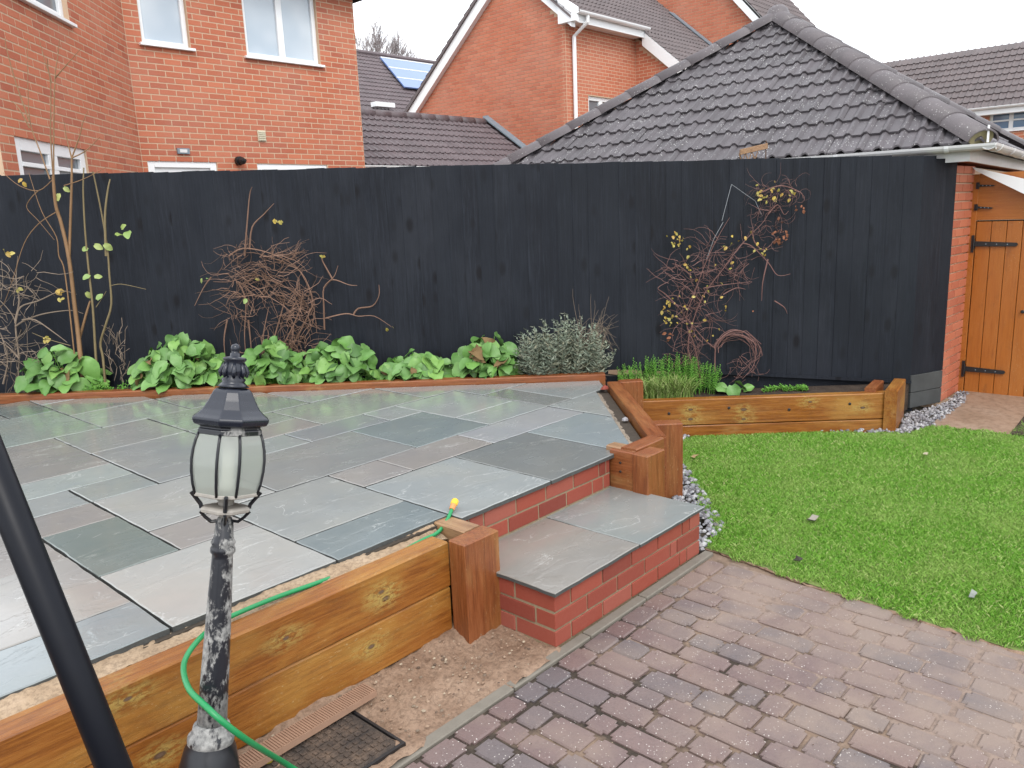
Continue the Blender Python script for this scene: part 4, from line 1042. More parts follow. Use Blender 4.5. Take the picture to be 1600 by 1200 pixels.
# roof slope: main part from the gutter, wing part running on down
f1 = onp(1055, 28, (0, 8.7, 5.95), (0, -KW, 1)); f2 = onp(1120, 75, (0, 8.7, 5.95), (0, -KW, 1)); UH3 = (f1.x+f2.x)/2
yb = 5.9
roof_tiles(h2, (12.0, 8.60, rz(8.60)), XU, upw, int((UH3-12.0)/.3), 13, .30, .235, M['tile_far'], .03)
roof_tiles(h2, (UI-.12, yb, rz(yb)), XU, upw, int((UH3-UI+.12)/.3), 15, .30, (8.6-yb)*math.hypot(1, KW)/15, M['tile_far'], .03)
MB().prism([(12.0, 8.6, rz(8.6)-.03), (UH3, 8.6, rz(8.6)-.03), (UH3, vp, rz(vp)-.03), (12.0, vp, rz(vp)-.03)], (0, 0, -.05)).build('roof', M['tile_far'], h2)
MB().prism([(UI-.1, yb, rz(yb)-.03), (UH3, yb, rz(yb)-.03), (UH3, 8.6, rz(8.6)-.03), (UI-.1, 8.6, rz(8.6)-.03)], (0, 0, -.05)).build('roof', M['tile_far'], h2)
zl = lambda y: 4.47+kl_*(14.02-y)
MB().prism([(12.0, 14.4, zl(14.4)+.12), (22, 14.4, zl(14.4)+.12), (22, vp, zl(vp)+.12), (12.0, vp, zl(vp)+.12)], (0, 0, -.08)).build('roof', M['tile_far'], h2)
roof_tiles(h2, (12.9, 14.45, zl(14.45)+.12), -XU, V3((0, -1, kl_)).normalized(), 3, 17, .30, .265, M['tile_far'], .03)
def barge(p, q, w, th=.04, u=12.05, name='bargeboard', x1=.14):
    return MB().prism([(u, p[0], p[1]), (u, q[0], q[1]), (u, q[0], q[1]-w), (u, p[0], p[1]-w)], (x1, 0, 0)).build(name, M['white'], h2)
barge((14.25, zl(14.25)+.06), (vp, zl(vp)+.06), .30); barge((8.62, rz(8.62)+.02), (vp, rz(vp)+.02), .28)
barge((8.62, rz(8.62)), (5.9, rz(5.9)), .32, u=UI-.12)
MB().prism([(12.02, 8.95, 5.72), (12.02, 8.5, 5.72), (12.02, 8.5, 6.0), (12.02, 8.62, 6.08), (12.02, 8.95, 6.3)], (.14, 0, 0)).build('eaves_box', M['white'], h2)
MB().bb(12.16, UI-.10, 8.60, 8.88, 5.74, 5.76).build('soffit', M['white'], h2)
MB().bb(12.16, UI-.12, 8.56, 8.60, 5.72, 5.94).build('fascia', M['white'], h2)
gutter(h2, V3((UI-.05, 8.49, 5.93)), V3((12.10, 8.49, 5.93)), .075, M['white'])
MB().tube([(12.46, 8.49, 5.88), (12.46, 8.49, 5.75), (12.40, 8.82, 5.5), (12.40, 8.82, 2.0)], .045, 8).build('downpipe', M['white'], h2)
MB().bb(11.95, 12.6, 14.02, 14.45, 4.14, 4.22).build('soffit', M['white'], h2)
MB().prism([(UH3-.05, f1.y+.1, rz(f1.y+.1)+.05), (UH3-.30, f1.y+.1, rz(f1.y+.1)+.05), (UH3-.30, 5.9, rz(5.9)+.05), (UH3-.05, 5.9, rz(5.9)+.05)], (0, 0, .03)).build('flashing', M['lead'], h2)

# --- taller house end behind it
h3 = root('house', 'taller brick house end rising behind the gabled house roof', 'house', (UH3+2, 9, 0))
def w3(px, py): return onp(px, py, (UH3, 0, 0), (1, 0, 0))
e3 = w3(1180, 40); s3 = w3(1155, 0); k3 = abs((s3.z-e3.z)/(s3.y-e3.y)); k3 = min(max(k3, .7), 1.1); e3z = w3(1180, 22).z
L3 = 5.0; t3 = lambda x: min(e3z+k3*(L3-x), 12)
MB().prism([(UH3+.006, e3.y+L3, 0), (UH3+.006, e3.y, 0), (UH3+.006, e3.y, e3z), (UH3+.006, e3.y+L3*.6, e3z+k3*L3*.6), (UH3+.006, e3.y+L3, e3z+k3*L3*.6)], (.2, 0, 0)).build('wall', M['mortar_house'], h3)
add_bricks(h3, brick_cells(L3, 5.0, 9.5, [], top=t3), (UH3, e3.y+L3, 0), XV, M['brick_far'], set())
rp = lambda y: e3z+.12+k3*(y-e3.y)
MB().prism([(UH3-.15, e3.y-.75, rp(e3.y-.75)), (UH3-.15, e3.y+L3*.6, rp(e3.y+L3*.6)), (UH3-.15, e3.y+L3*.6, rp(e3.y+L3*.6)-.32), (UH3-.15, e3.y-.75, rp(e3.y-.75)-.32)], (.13, 0, 0)).build('bargeboard', M['white'], h3)
p = onp(1262, 30, (0, e3.y, rp(e3.y)), (0, -k3, 1)); u3e = p.x
roof_tiles(h3, (UH3-.18, e3.y-1.6, rp(e3.y-1.6)+.02), XU, V3((0, 1, k3)).normalized(), int((u3e-UH3+.18)/.3), 20, .30, .25, M['tile_far'], .03)
MB().prism([(UH3-.15, e3.y-1.6, rp(e3.y-1.6)-.02), (u3e, e3.y-1.6, rp(e3.y-1.6)-.02), (u3e, e3.y+3, rp(e3.y+3)-.02), (UH3-.15, e3.y+3, rp(e3.y+3)-.02)], (0, 0, -.06)).build('roof', M['tile_far'], h3)
MB().bb(UH3+.2, u3e-.2, e3.y, e3.y+5, 0, e3z-.1).build('wall', M['brick_far'], h3)

# --- far house on the right
UR = 22.0
h5 = root('house', 'distant house with brown tiled roof and white window beyond the gate', 'house', (UR+3, 2.5, 0))
def w5(px, py): return onp(px, py, (UR, 0, 0), (1, 0, 0))
ge = w5(1560, 168); zg = ge.z; y_r, y_l5 = -4.0, 10.0
k5 = .75; pl5 = V3((-k5, 0, 1)); rd = onp(1600, 67, (UR-.3, 0, zg), pl5); rd2 = onp(1370, 100, (UR-.3, 0, zg), pl5); ru = (rd.x+rd2.x)/2
n5 = max(3, round((ru-UR+.3)*math.hypot(1, k5)/.30))
roof_tiles(h5, (UR-.3, y_l5, zg), XV, V3((1, 0, k5)).normalized(), int((y_l5-y_r)/.33), n5, .33, .30, M['tile_far'], .03)
MB().prism([(UR-.28, y_r, zg-.03), (UR-.28, y_l5, zg-.03), (ru, y_l5, zg+k5*(ru-UR+.3)-.03), (ru, y_r, zg+k5*(ru-UR+.3)-.03)], (0, 0, -.06)).build('roof', M['tile_far'], h5)
wa, wb_ = w5(1546, 190), w5(1604, 190); z5b, z5t = w5(1570, 204).z, w5(1570, 172).z
O5 = V3((UR, y_l5, 0)); hw = [(y_l5-wa.y, y_l5-wa.y+1.9, z5b, z5t)]
wall_face(h5, O5, XV, y_l5-y_r, 0, zg-.05, hw, M['mortar_house'])
add_bricks(h5, brick_cells(y_l5-y_r, 2.1, zg-.08, hw), O5, XV, M['brick_far'], set())
window(h5, O5, XV, hw[0][0], hw[0][1], z5b, z5t, 4, M['pane_blue'], .06, transom=(z5b+z5t)/2)
gutter(h5, V3((UR-.36, y_r, zg+.01)), V3((UR-.36, y_l5, zg+.01)), .07, M['white']); MB().bb(UR-.32, UR-.02, y_r, y_l5, zg-.18, zg-.05).build('fascia', M['white'], h5)

# --- far roof with the solar panel
h4 = root('house', 'distant tiled roof house carrying a blue solar panel', 'house', (14, 22, 0))
RV = 24.0; r4 = onp(553, 78, (0, RV, 0), (0, 1, 0)); r4b = onp(660, 100, (0, RV, 0), (0, 1, 0)); zr4 = (r4.z+r4b.z)/2; k4 = .75
xa, xb = r4.x-3, r4b.x+5; lo = 6.0
roof_tiles(h4, (xa, RV-lo, zr4-k4*lo), XU, V3((0, 1, k4)).normalized(), int((xb-xa)/.33), 25, .33, .30, M['tile_brown'], .03)
MB().prism([(xa, RV-lo, zr4-k4*lo-.03), (xb, RV-lo, zr4-k4*lo-.03), (xb, RV, zr4-.03), (xa, RV, zr4-.03)], (0, 0, -.08)).build('roof', M['tile_brown'], h4)
MB().bb(xa+.3, xb-.3, RV-lo+.3, RV+5, 0, zr4-k4*lo).build('wall', M['brick_far'], h4)
MB().tube([(xa, RV, zr4+.03), (xb, RV, zr4+.03)], .1, 8).build('ridge_tile', M['tile_brown'], h4)
pl4 = V3((0, -k4, 1)); q1, q2 = onp(592, 94, (0, RV, zr4), pl4), onp(630, 141, (0, RV, zr4), pl4)
nz = pl4.normalized()
sp = MB().prism([q1+nz*.1, q1+nz*.1+V3((4, 0, 0)), q2+nz*.1+V3((4, 0, 0)), q2+nz*.1], nz*.05).build('solar_panel', M['solar'], h4)
for t_ in (.02, .36, .70):
    a = q1.lerp(q2, t_)+nz*.152; MB().tube([a, a+V3((4, 0, 0))], .03, 4).build('panel_frame', M['white'], sp)
a, b_ = onp(576, 166, (0, RV-3.5, 0), (0, 1, 0)), onp(612, 162, (0, RV-3.5, 0), (0, 1, 0))
MB().bb(a.x+.1, b_.x-.1, RV-3.8, RV-3.5, a.z-.02, b_.z-.02).build('dormer_fascia', M['white'], h4)

# ------------------------------------------------------------------ planting
def bedp(px, off=.27, z=.44):
    p = onp(px, 600, bedpt(0, off), TN); p.z = z; return p
def leaf_mesh(name, mt, ratio, droop, cup, wav, heart=.0):
    rows = 8; cols = (-1, -.62, -.25, .25, .62, 1); vs = []
    for j in range(rows+1):
        t_ = j/rows; w = ratio/2*max(.02, 1-((t_-.46)/.54)**2)**.55 if t_ > .46 else ratio/2*max(.06, 1-((t_-.46)/.5)**2)**.55
        for c in cols:
            e = abs(c)**2; y = t_ - heart*abs(c)*(1-t_)**2; ruf = 1+.07*math.sin(9.5*t_+3*c)*e
            vs.append((c*w*ruf, y, -droop*t_*t_ + cup*abs(c)**1.5*w*1.4 + wav*math.sin(11*t_+2*c+droop*9)*e + .035*(1-abs(c))))
    n = len(cols); fs = [(j*n+i, j*n+i+1, (j+1)*n+i+1, (j+1)*n+i) for j in range(rows) for i in range(n-1)]
    me_ = bpy.data.meshes.new(name); me_.from_pydata(vs, [], fs); me_.materials.append(mt); me_.polygons.foreach_set('use_smooth', [True]*len(fs)); me_.update(); return me_
LEAVES = [leaf_mesh('leaf', M['leaf'], r_, d_, c_, w_, .12) for r_, d_, c_, w_ in ((.95, .30, .25, .05), (.85, .5, .1, .07), (1.0, .15, .35, .06), (.9, .75, -.1, .05), (.8, .25, .5, .05))]
LPALE = leaf_mesh('leaf', M['leaf_pale'], .75, .3, .2, .03, .1); LYEL = leaf_mesh('leaf', M['leaf_yel'], .7, .3, .2, .05, .05)
LRED = leaf_mesh('leaf', plain('red_brown_leaf', (.26, .10, .05), .7, .3, var=.5, sc=40), .7, .4, .2, .08, .05)
LDEAD = leaf_mesh('leaf', plain('dead_leaf', (.20, .13, .06), .8, .2, var=.5, sc=30), .6, .6, .5, .12, .1)
def put_leaf(parent, me_, P, direc, nrm_, size):
    y = V3(direc).normalized(); z = V3(nrm_); z = (z-y*z.dot(y)); z = z.normalized() if z.length > 1e-4 else y.orthogonal().normalized(); x = y.cross(z)
    o = bpy.data.objects.new('leaf', me_); COL.objects.link(o); o.parent = parent
    m3 = Matrix((x, y, z)).transposed()
    o.matrix_basis = Matrix.Translation(V3(P)-ORI[parent.name]) @ m3.to_4x4() @ Matrix.Scale(size, 4); return o
def clump(label, px0, px1, pytop, n, s0, s1, off=.25, ry=.20, z=.44, group='broad-leaved plants in the back bed'):
    c = bedp((px0+px1)/2, off, z); d = (c-CAM).dot(FW); rx = (px1-px0)/2/FPX*d*1.02
    tp = onp((px0+px1)/2, pytop, c, TN); h = tp.z-z
    pl = root('broad_leaf_plant', label, 'plant', c, group); st_ = MB()
    for k in range(n):
        u1 = (k+.5)/n; el = math.asin(min(1, .08+.92*u1)); az = k*2.39996+U(-.3, .3)
        if math.sin(az) > .55 and U(0, 1) < .55: az = -az          # most leaves face the garden side
        rr = math.cos(el)*U(.75, 1.0)
        o = T*(rx*.85*rr*math.cos(az)) + TN*(ry*rr*math.sin(az))
        s_ = U(s0, s1)
        P = c+o+V3((0, 0, max(.03, h*(.12+.72*math.sin(el))*U(.7, 1.1))))
        out = T*math.cos(az)*1.0+TN*math.sin(az)*1.0
        dr = out*(1.1-.75*math.sin(el))+V3((0, 0, U(-.9, .6)))+V3((U(-.7, .7), U(-.7, .7), 0))
        nr = V3((U(-.4, .4), U(-.4, .4), 1))+out*U(-.1, .9)-TN*U(.2, 1.1)
        put_leaf(pl, random.choice(LEAVES) if U(0, 1) > .04 else LDEAD, P-dr.normalized()*s_*.35, dr, nr, s_)
        b0 = c+o*.2; st_.tube([b0, b0.lerp(P, .55)+V3((0, 0, .02)), P-dr.normalized()*s_*.35], [.004, .0035, .003], 4)
    st_.build('stalks', M['herb'], pl); return pl
clump('broad-leaved green plant growing round the bare orange-brown stems', 22, 172, 532, 46, .10, .17)
clump('large dome of broad crinkled green leaves, second plant along the bed', 198, 372, 518, 120, .085, .155, ry=.24)
clump('broad-leaved plant beneath the tangled brown climber, its left half', 374, 492, 524, 74, .075, .15)
clump('broad-leaved plant beneath the tangled brown climber with one raised leaf', 465, 602, 520, 80, .075, .15)
clump('low broad-leaved plant left of the tall leafy clump', 578, 722, 548, 66, .08, .15)
clump('tall leafy green clump beside the grey sage bush', 698, 822, 516, 80, .09, .155)
clump('pair of round green leaves in the right bed under the climber', 1112, 1178, 597, 5, .09, .13, off=.32, ry=.08, z=.235)

def herb(name, label, cat, px0, px1, pytop, n, mt, off=.25, ry=.13, z=.44, ll=.018, asp=.5, hmin=.4, lean=.18, per=22, group=None):
    c = bedp((px0+px1)/2, off, z); d = (c-CAM).dot(FW); rx = (px1-px0)/2/FPX*d
    h = onp((px0+px1)/2, pytop, c, TN).z-z; pl = root(name, label, cat, c, group); lv = MB(); st_ = MB()
    for k in range(n):
        q = U(-1, 1); r_ = U(-1, 1); b0 = c+T*(rx*q*.92)+TN*(ry*r_)
        hh = h*U(hmin, 1)*(1-.35*q*q); tipd = T*(q*lean+U(-.06, .06))+TN*(r_*lean*.5+U(-.05, .05)); tip = b0+V3((0, 0, hh))+tipd*h*1.2
        st_.tube([b0, b0.lerp(tip, .5)+V3((U(-.01, .01), U(-.01, .01), .01)), tip], [.002, .0016, .001], 3, False)
        for j in range(per):
            t_ = (j+.5)/per; P = b0.lerp(tip, .15+.85*t_); az = j*2.4+U(-.4, .4)
            o = V3((math.cos(az), math.sin(az), U(.1, .9))).normalized(); s_ = ll*U(.7, 1.2)*(1.15-.5*t_)
            sv = o.cross(V3((0, 0, 1))).normalized()*s_*asp/2
            nn = o.cross(sv).normalized()*s_*.12
            lv.add([P, P+o*s_*.45+sv+nn, P+o*s_, P+o*s_*.45-sv+nn], [(0, 1, 2), (0, 2, 3)])
    setprops(lv.build('foliage', mt, pl), kind='stuff'); st_.build('stems', mt, pl); return pl
herb('sage_bush', 'grey-green sage bush with dead wood beside the leafy clump', 'shrub', 830, 940, 490, 240, M['sage'], ll=.062, asp=.4, hmin=.3, lean=.22, per=18, ry=.15)
herb('herb_plant', 'bright green upright herb in the right bed corner', 'herb', 965, 1122, 550, 150, M['herb'], off=.40, ry=.10, z=.235, ll=.024, asp=.6, hmin=.72, lean=.10, per=30)
herb('herb_plant', 'small pale green herb behind the right bed timber', 'herb', 1188, 1268, 600, 34, M['herb'], off=.34, ry=.06, z=.235, ll=.026, asp=.7, hmin=.55, lean=.12, per=12)
herb('ground_herb', 'low lime green creeping herb at the foot of the bare stems', 'herb', 100, 200, 590, 60, M['herb'], off=.16, ry=.05, ll=.024, asp=.7, hmin=.3, lean=.2, per=10)
herb('ground_herb', 'low lime green creeping herb along the back bed edging', 'herb', 495, 610, 588, 70, M['herb'], off=.15, ry=.04, ll=.022, asp=.7, hmin=.3, lean=.2, per=10)
# arching grass tuft
def tuft(label, px0, px1, pytop, n, mt, off, z, name='grass_tuft', w=.0028, up=1.0, droop=1.0, ry=.12):
    c = bedp((px0+px1)/2, off, z); d = (c-CAM).dot(FW); rx = (px1-px0)/2/FPX*d; h = onp((px0+px1)/2, pytop, c, TN).z-z
    b = MB()
    for k in range(n):
        b0 = c+T*(rx*U(-.75, .75))+TN*U(-ry, ry); az = U(0, 6.28); o = V3((math.cos(az), math.sin(az), 0)); L = h*U(.6, 1.25)
        sv = o.cross(V3((0, 0, 1)))*w; pts = [b0+o*(L*.55*t_*t_*droop)+V3((0, 0, L*up*(t_-.42*t_*t_*droop))) for t_ in (0, .35, .7, 1)]
        b.add([pts[0]-sv, pts[0]+sv, pts[1]-sv, pts[1]+sv, pts[2]-sv*.7, pts[2]+sv*.7, pts[3]], [(0, 1, 3, 2), (2, 3, 5, 4), (4, 5, 6)])
    o = b.build(name, mt); return setprops(o, label, 'grass tuft')
tuft('arching pale green grass tuft in front of the bright herb', 978, 1095, 572, 900, M['grassy'], .22, .235)
def wisp():
    c = bedp(925, .34, .44); b = MB()
    for k in range(46):
        p0 = onp(U(895, 935), U(560, 590), c, TN); p1 = onp(U(890, 950), U(462, 520), c, TN); p2 = onp(U(930, 968), U(480, 555), c, TN)
        if k % 3 == 0: p2 = p1+V3((U(-.03, .03), U(-.03, .03), U(.02, .06)))
        pts = [p0.lerp(p1, t_).lerp(p1.lerp(p2, t_), t_)+TN*U(-.01, .01) for t_ in (0, .25, .5, .75, 1)]
        b.tube(pts, [.0022, .0018, .0014, .001, .0008], 3, False)
    setprops(b.build('dry_wisps', M['twig_grey']), 'wispy dry brown stalks rising behind the sage bush', 'dry plant')
wisp()

# twiggy things traced on the fence
def FP(px, py, off=.05): return onp(px, py, F1-TN*off, TN)
def smooth(pts, k=4):
    pts = [V3(p) for p in pts]; out = []
    for i in range(len(pts)-1):
        p0, p1, p2, p3 = pts[max(i-1, 0)], pts[i], pts[i+1], pts[min(i+2, len(pts)-1)]
        for j in range(k):
            t_ = j/k; out.append(.5*((2*p1)+(p2-p0)*t_+(2*p0-5*p1+4*p2-p3)*t_*t_+(3*p1-p0-3*p2+p3)*t_**3))
    out.append(pts[-1]); return out
def stems(b, polys, r0, r1, off0=.05, jit=.03, n=4):
    for pl in polys:
        o = off0; pts = []
        for (x, y) in pl: pts.append(FP(x, y, max(.03, o))); o += U(-jit, jit)
        pts = smooth(pts, 4); b.tube(pts, [lerp(r0, r1, i/(len(pts)-1)) for i in range(len(pts))], n, False)
def tangle(b, cx, cy, rx, ry, n, L0, L1, r_, curl=.5, off=(.03, .16), dirs=None):
    for k in range(n):
        q = U(0, 6.28); rr = math.sqrt(U(0, 1)); x, y = cx+rx*rr*math.cos(q), cy+ry*rr*math.sin(q)
        a = U(0, 6.28) if dirs is None else random.gauss(random.choice(dirs), .5); L = U(L0, L1); m_ = 7; o = U(*off); da = U(-curl, curl); pts = []
        for i in range(m_):
            pts.append(FP(x, y, max(.025, o))); x += math.cos(a)*L/m_; y += math.sin(a)*L/m_; a += da+U(-.35, .35); o += U(-.014, .014)
        rad = U(.6, 1.2)*r_; b.tube(pts, [rad*(1-.6*i/(m_-1)) for i in range(m_)], 3, False)
def scatter_leaves(parent, cx, cy, rx, ry, n, me_, s0, s1, off=(.05, .14)):
    for k in range(n):
        q = U(0, 6.28); rr = math.sqrt(U(0, 1)); P = FP(cx+rx*rr*math.cos(q), cy+ry*rr*math.sin(q), U(*off))
        put_leaf(parent, me_, P, (U(-1, 1), U(-1, 1), U(-1.2, .4)), (-.5+U(-.6, .6), -.5+U(-.6, .6), U(.0, .8)), U(s0, s1))
# climber 1: brown tangle left of centre
c1 = root('climber', 'tangled bare brown climber arching against the black fence', 'climber', FP(440, 590, .08))
b = MB()
stems(b, [[(455, 545), (478, 500), (488, 470), (470, 425), (430, 405), (385, 395), (350, 420)], [(440, 545), (460, 505), (470, 470), (440, 445), (400, 430), (360, 440), (333, 440)], [(425, 540), (442, 480), (441, 470)],
          [(382, 400), (386, 350), (390, 305), (394, 292)], [(390, 390), (394, 355), (412, 335), (428, 318)], [(507, 515), (506, 480), (506, 450), (522, 432), (528, 415)], [(506, 450), (520, 437), (545, 445), (558, 446)], [(520, 437), (505, 410), (502, 400)],
          [(505, 498), (540, 490), (560, 494), (585, 494), (612, 511)], [(552, 492), (560, 482), (582, 478), (592, 462), (592, 445)], [(330, 433), (318, 450), (304, 478)], [(372, 440), (384, 470), (382, 520), (384, 555)], [(358, 400), (380, 388), (420, 395), (460, 415), (480, 445), (490, 480), (495, 520)], [(410, 560), (412, 520), (420, 480)], [(355, 500), (350, 530), (352, 560)], [(388, 500), (392, 540), (393, 570)]], .0072, .002, .07)
tangle(b, 400, 440, 50, 28, 80, 30, 80, .0034, .28, dirs=(-.3, .3, 2.8, 3.4)); tangle(b, 468, 488, 22, 40, 90, 22, 60, .0034, .4)
tangle(b, 430, 408, 40, 10, 34, 30, 70, .0032, .2, dirs=(0, .3, 3.1)); tangle(b, 370, 405, 28, 26, 36, 18, 45, .0022, .5); tangle(b, 445, 402, 40, 8, 26, 10, 22, .002, .3, dirs=(-1.6,)); tangle(b, 372, 490, 26, 18, 26, 25, 60, .0026, .4); tangle(b, 445, 545, 45, 16, 60, 30, 80, .003, .4)
setprops(b.build('stems', M['twig'], c1), kind='stuff')
for (x, y, nn, me_) in ((433, 343, 4, LYEL), (503, 400, 2, LYEL), (403, 438, 1, LYEL), (320, 433, 2, LPALE), (388, 468, 2, LPALE), (610, 511, 2, LYEL)): scatter_leaves(c1, x, y, 7, 4, nn, me_, .025, .045)
# climber 2: purple-brown climber with yellow leaves on the right
c2 = root('climber', 'straggly purple-brown climber with yellow leaf clusters and a looped stem', 'climber', FP(1110, 600, .08))
b = MB()
stems(b, [[(1095, 590), (1085, 540), (1072, 500), (1088, 450), (1105, 405), (1125, 365), (1140, 340)], [(1100, 600), (1075, 545), (1095, 470), (1130, 420), (1160, 380), (1190, 350), (1200, 335)], [(1117, 580), (1118, 545), (1125, 530), (1145, 517), (1165, 520), (1180, 540), (1178, 570), (1160, 592)], [(1118, 545), (1100, 530), (1075, 500), (1060, 480)],
          [(1160, 380), (1175, 385), (1200, 410), (1215, 430), (1235, 428)], [(1200, 405), (1192, 440), (1190, 470)], [(1175, 360), (1180, 380), (1195, 390), (1215, 370)], [(1060, 480), (1040, 460), (1028, 450), (1045, 440)], [(1130, 460), (1150, 450), (1165, 452)], [(1100, 450), (1130, 445), (1175, 440)], [(1210, 470), (1225, 480), (1230, 490)], [(1080, 430), (1060, 415), (1050, 412)], [(1200, 335), (1215, 320), (1225, 335), (1232, 330)], [(1190, 300), (1220, 290), (1250, 300), (1255, 310)]], .0062, .0018, .07)
tangle(b, 1085, 485, 30, 62, 78, 25, 70, .0024, .3); tangle(b, 1135, 410, 46, 42, 66, 25, 70, .0022, .3); tangle(b, 1200, 350, 26, 34, 40, 18, 45, .002, .5); tangle(b, 1215, 300, 36, 18, 55, 18, 45, .0016, .6); tangle(b, 1065, 430, 30, 30, 40, 22, 60, .0022, .4); tangle(b, 1070, 555, 28, 20, 40, 20, 60, .002, .4)
for k in range(15):
    st_a = math.pi*U(.95, 1.25); sp = math.pi*U(.6, 1.15); pts = []; o = U(.04, .12); ra, rb_ = 32*U(.8, 1.15), 30*U(.75, 1.2); ox, oy = U(-6, 6), U(-5, 5)
    for i in range(9):
        q = st_a+sp*i/8; pts.append(FP(1150+ox+ra*math.cos(q)+U(-2, 2), 551+oy+rb_*math.sin(q)+U(-2, 2), max(.03, o))); o += U(-.016, .016)
    b.tube(pts, [U(.0016, .003)]*9, 3, False)
tangle(b, 1160, 575, 22, 22, 26, 20, 50, .0024, .4)
setprops(b.build('stems', M['twig_red'], c2), kind='stuff')
for (x, y, rx_, ry_, nn) in ((1100, 470, 40, 70, 26), (1160, 400, 45, 40, 18), (1215, 300, 35, 18, 20), (1055, 372, 14, 12, 20), (1076, 400, 4, 24, 9), (1048, 490, 14, 26, 28), (1044, 525, 8, 6, 6), (1220, 365, 12, 28, 22), (1188, 300, 6, 16, 8), (1250, 325, 8, 6, 6), (1180, 485, 3, 3, 1)): scatter_leaves(c2, x, y, rx_, ry_, nn, random.choice((LYEL, LYEL, LRED)), .018, .036)
tw = MB()
for pl in (((1130, 347), (1116, 372), (1104, 405)), ((1143, 288), (1128, 345)), ((1143, 288), (1180, 314)), ((1180, 314), (1190, 336))): tw.tube([FP(x, y, .04) for x, y in pl], .0018, 4)
setprops(tw.build('garden_wire', plain('wire_white', (.32, .34, .36), .5, .4)), 'thin pale wire tied in a point above the right climber', 'wire')
# bare multi-stemmed shrub on the left
sh = root('bare_shrub', 'tall bare orange-brown stemmed shrub with a few pale leaves', 'shrub', bedp(128, .25))
b = MB()
def SH(x, y, o=.22): return FP(x, y, o)
def st2(b, pls, r0, r1, off=.22, mt=None):
    for pl in pls:
        o = off+U(-.03, .03); pts = []
        for (x, y) in pl: pts.append(SH(x, y, o)); o += U(-.02, .02)
        pts = smooth(pts, 4); q_ = b if mt is None else MB(); q_.tube(pts, [lerp(r0, r1, i/(len(pts)-1)) for i in range(len(pts))], 6, False)
        if mt: q_.build('stem', mt, sh, smooth=True)
st2(b, [[(130, 612), (126, 560), (122, 520), (117, 480), (108, 405), (96, 350), (87, 320), (83, 275)]], .021, .011, mt=M['stem'])
st2(b, [[(124, 530), (135, 490), (141, 470)], [(108, 405), (110, 350), (112, 284), (112, 247)]], .012, .007, mt=M['stem'])
st2(b, [[(117, 560), (102, 430), (92, 400), (88, 370), (65, 330), (45, 270)], [(83, 275), (79, 210), (79, 130), (70, 95), (61, 60)], [(84, 275), (84, 200), (86, 120), (90, 90), (93, 62)], [(86, 122), (105, 100), (128, 74)], [(78, 280), (62, 235), (48, 195), (44, 150), (43, 60)], [(112, 247), (104, 215), (100, 190)], [(112, 247), (124, 214), (130, 190), (138, 172)], [(112, 247), (135, 235), (156, 214)], [(46, 190), (25, 130), (10, 75), (8, 60)], [(46, 200), (30, 170), (18, 158)], [(80, 130), (75, 105), (74, 92)]], .006, .0018, mt=M['stem'])
st2(b, [[(83, 280), (60, 298), (30, 290), (5, 270)], [(90, 330), (60, 350), (38, 380), (22, 430), (8, 470), (0, 480)], [(100, 290), (130, 280), (165, 262)], [(60, 298), (48, 310), (42, 325), (60, 345), (85, 375)]], .004, .0018, mt=M['stem'])
st2(b, [[(152, 590), (149, 545), (145, 480), (138, 415), (133, 360), (130, 300), (131, 262)], [(165, 610), (161, 560), (157, 536), (166, 505), (174, 475), (171, 430), (168, 390), (160, 340), (150, 290), (145, 268)], [(166, 400), (164, 340), (168, 300), (172, 280)]], .011, .005, mt=M['stem_green'])
st2(b, [[(172, 447), (190, 444), (228, 452)], [(150, 480), (160, 465), (166, 455)], [(110, 540), (75, 530), (50, 520)]], .0035, .002, mt=M['stem_green'])
for (x, y, s_) in ((182, 368, .07), (200, 362, .085), (190, 357, .06), (163, 382, .07), (148, 383, .065), (137, 390, .06), (140, 430, .06), (148, 433, .055), (135, 457, .06), (152, 468, .06), (100, 293, .05), (92, 303, .06)):
    put_leaf(sh, LPALE, SH(x, y, .23), (U(-.6, .8), U(-.8, .3), U(-.9, .3)), (-.6, -.6, .4), s_)
for (x, y, n__) in ((36, 282, 2), (12, 397, 3), (33, 452, 2), (93, 455, 4), (97, 468, 2), (73, 528, 4), (118, 567, 3)):
    for k in range(n__): put_leaf(sh, LYEL, SH(x+U(-6, 6), y+U(-4, 4), .23), (U(-1, 1), U(-1, .3), U(-1, .4)), (-.6, -.6, .4), U(.03, .055))
# wiry shrub at the picture's left
ws = root('wiry_shrub', 'wiry grey-brown bare shrub with arching twigs by the fence', 'shrub', bedp(15, .25))
b = MB()
st2(b, [[(30, 560), (25, 520), (23, 500), (10, 480), (-20, 450)], [(24, 505), (32, 480), (60, 470), (95, 455), (120, 460)], [(24, 510), (40, 500), (70, 490), (110, 485), (130, 490)], [(30, 560), (10, 540), (-10, 530)], [(28, 600), (30, 560)], [(5, 600), (12, 560), (0, 520)], [(24, 500), (30, 470), (25, 440), (28, 400)], [(35, 500), (55, 500), (85, 520), (105, 535)]], .008, .002)
for k in range(130):
    x, y = U(-30, 62), U(420, 600); a = U(0, 6.28); o = U(.1, .35); pts = []; da = U(-.25, .25); L = U(30, 75)
    for i in range(6): pts.append(FP(x, y, max(.05, o))); x += math.cos(a)*L/6; y += math.sin(a)*L/6*.9; a += da+U(-.3, .3); o += U(-.02, .02)
    b.tube(pts, [.003*(1-.1*i) for i in range(6)], 3, False)
for k in range(26):
    x, y = U(165, 195), U(525, 600); pts = [FP(x+U(-4, 4)*i, y-12*i*U(.6, 1), .12+U(-.03, .03)) for i in range(4)]; b.tube(pts, .0022, 3, False)
setprops(b.build('stems', M['twig_grey'], ws), kind='stuff')
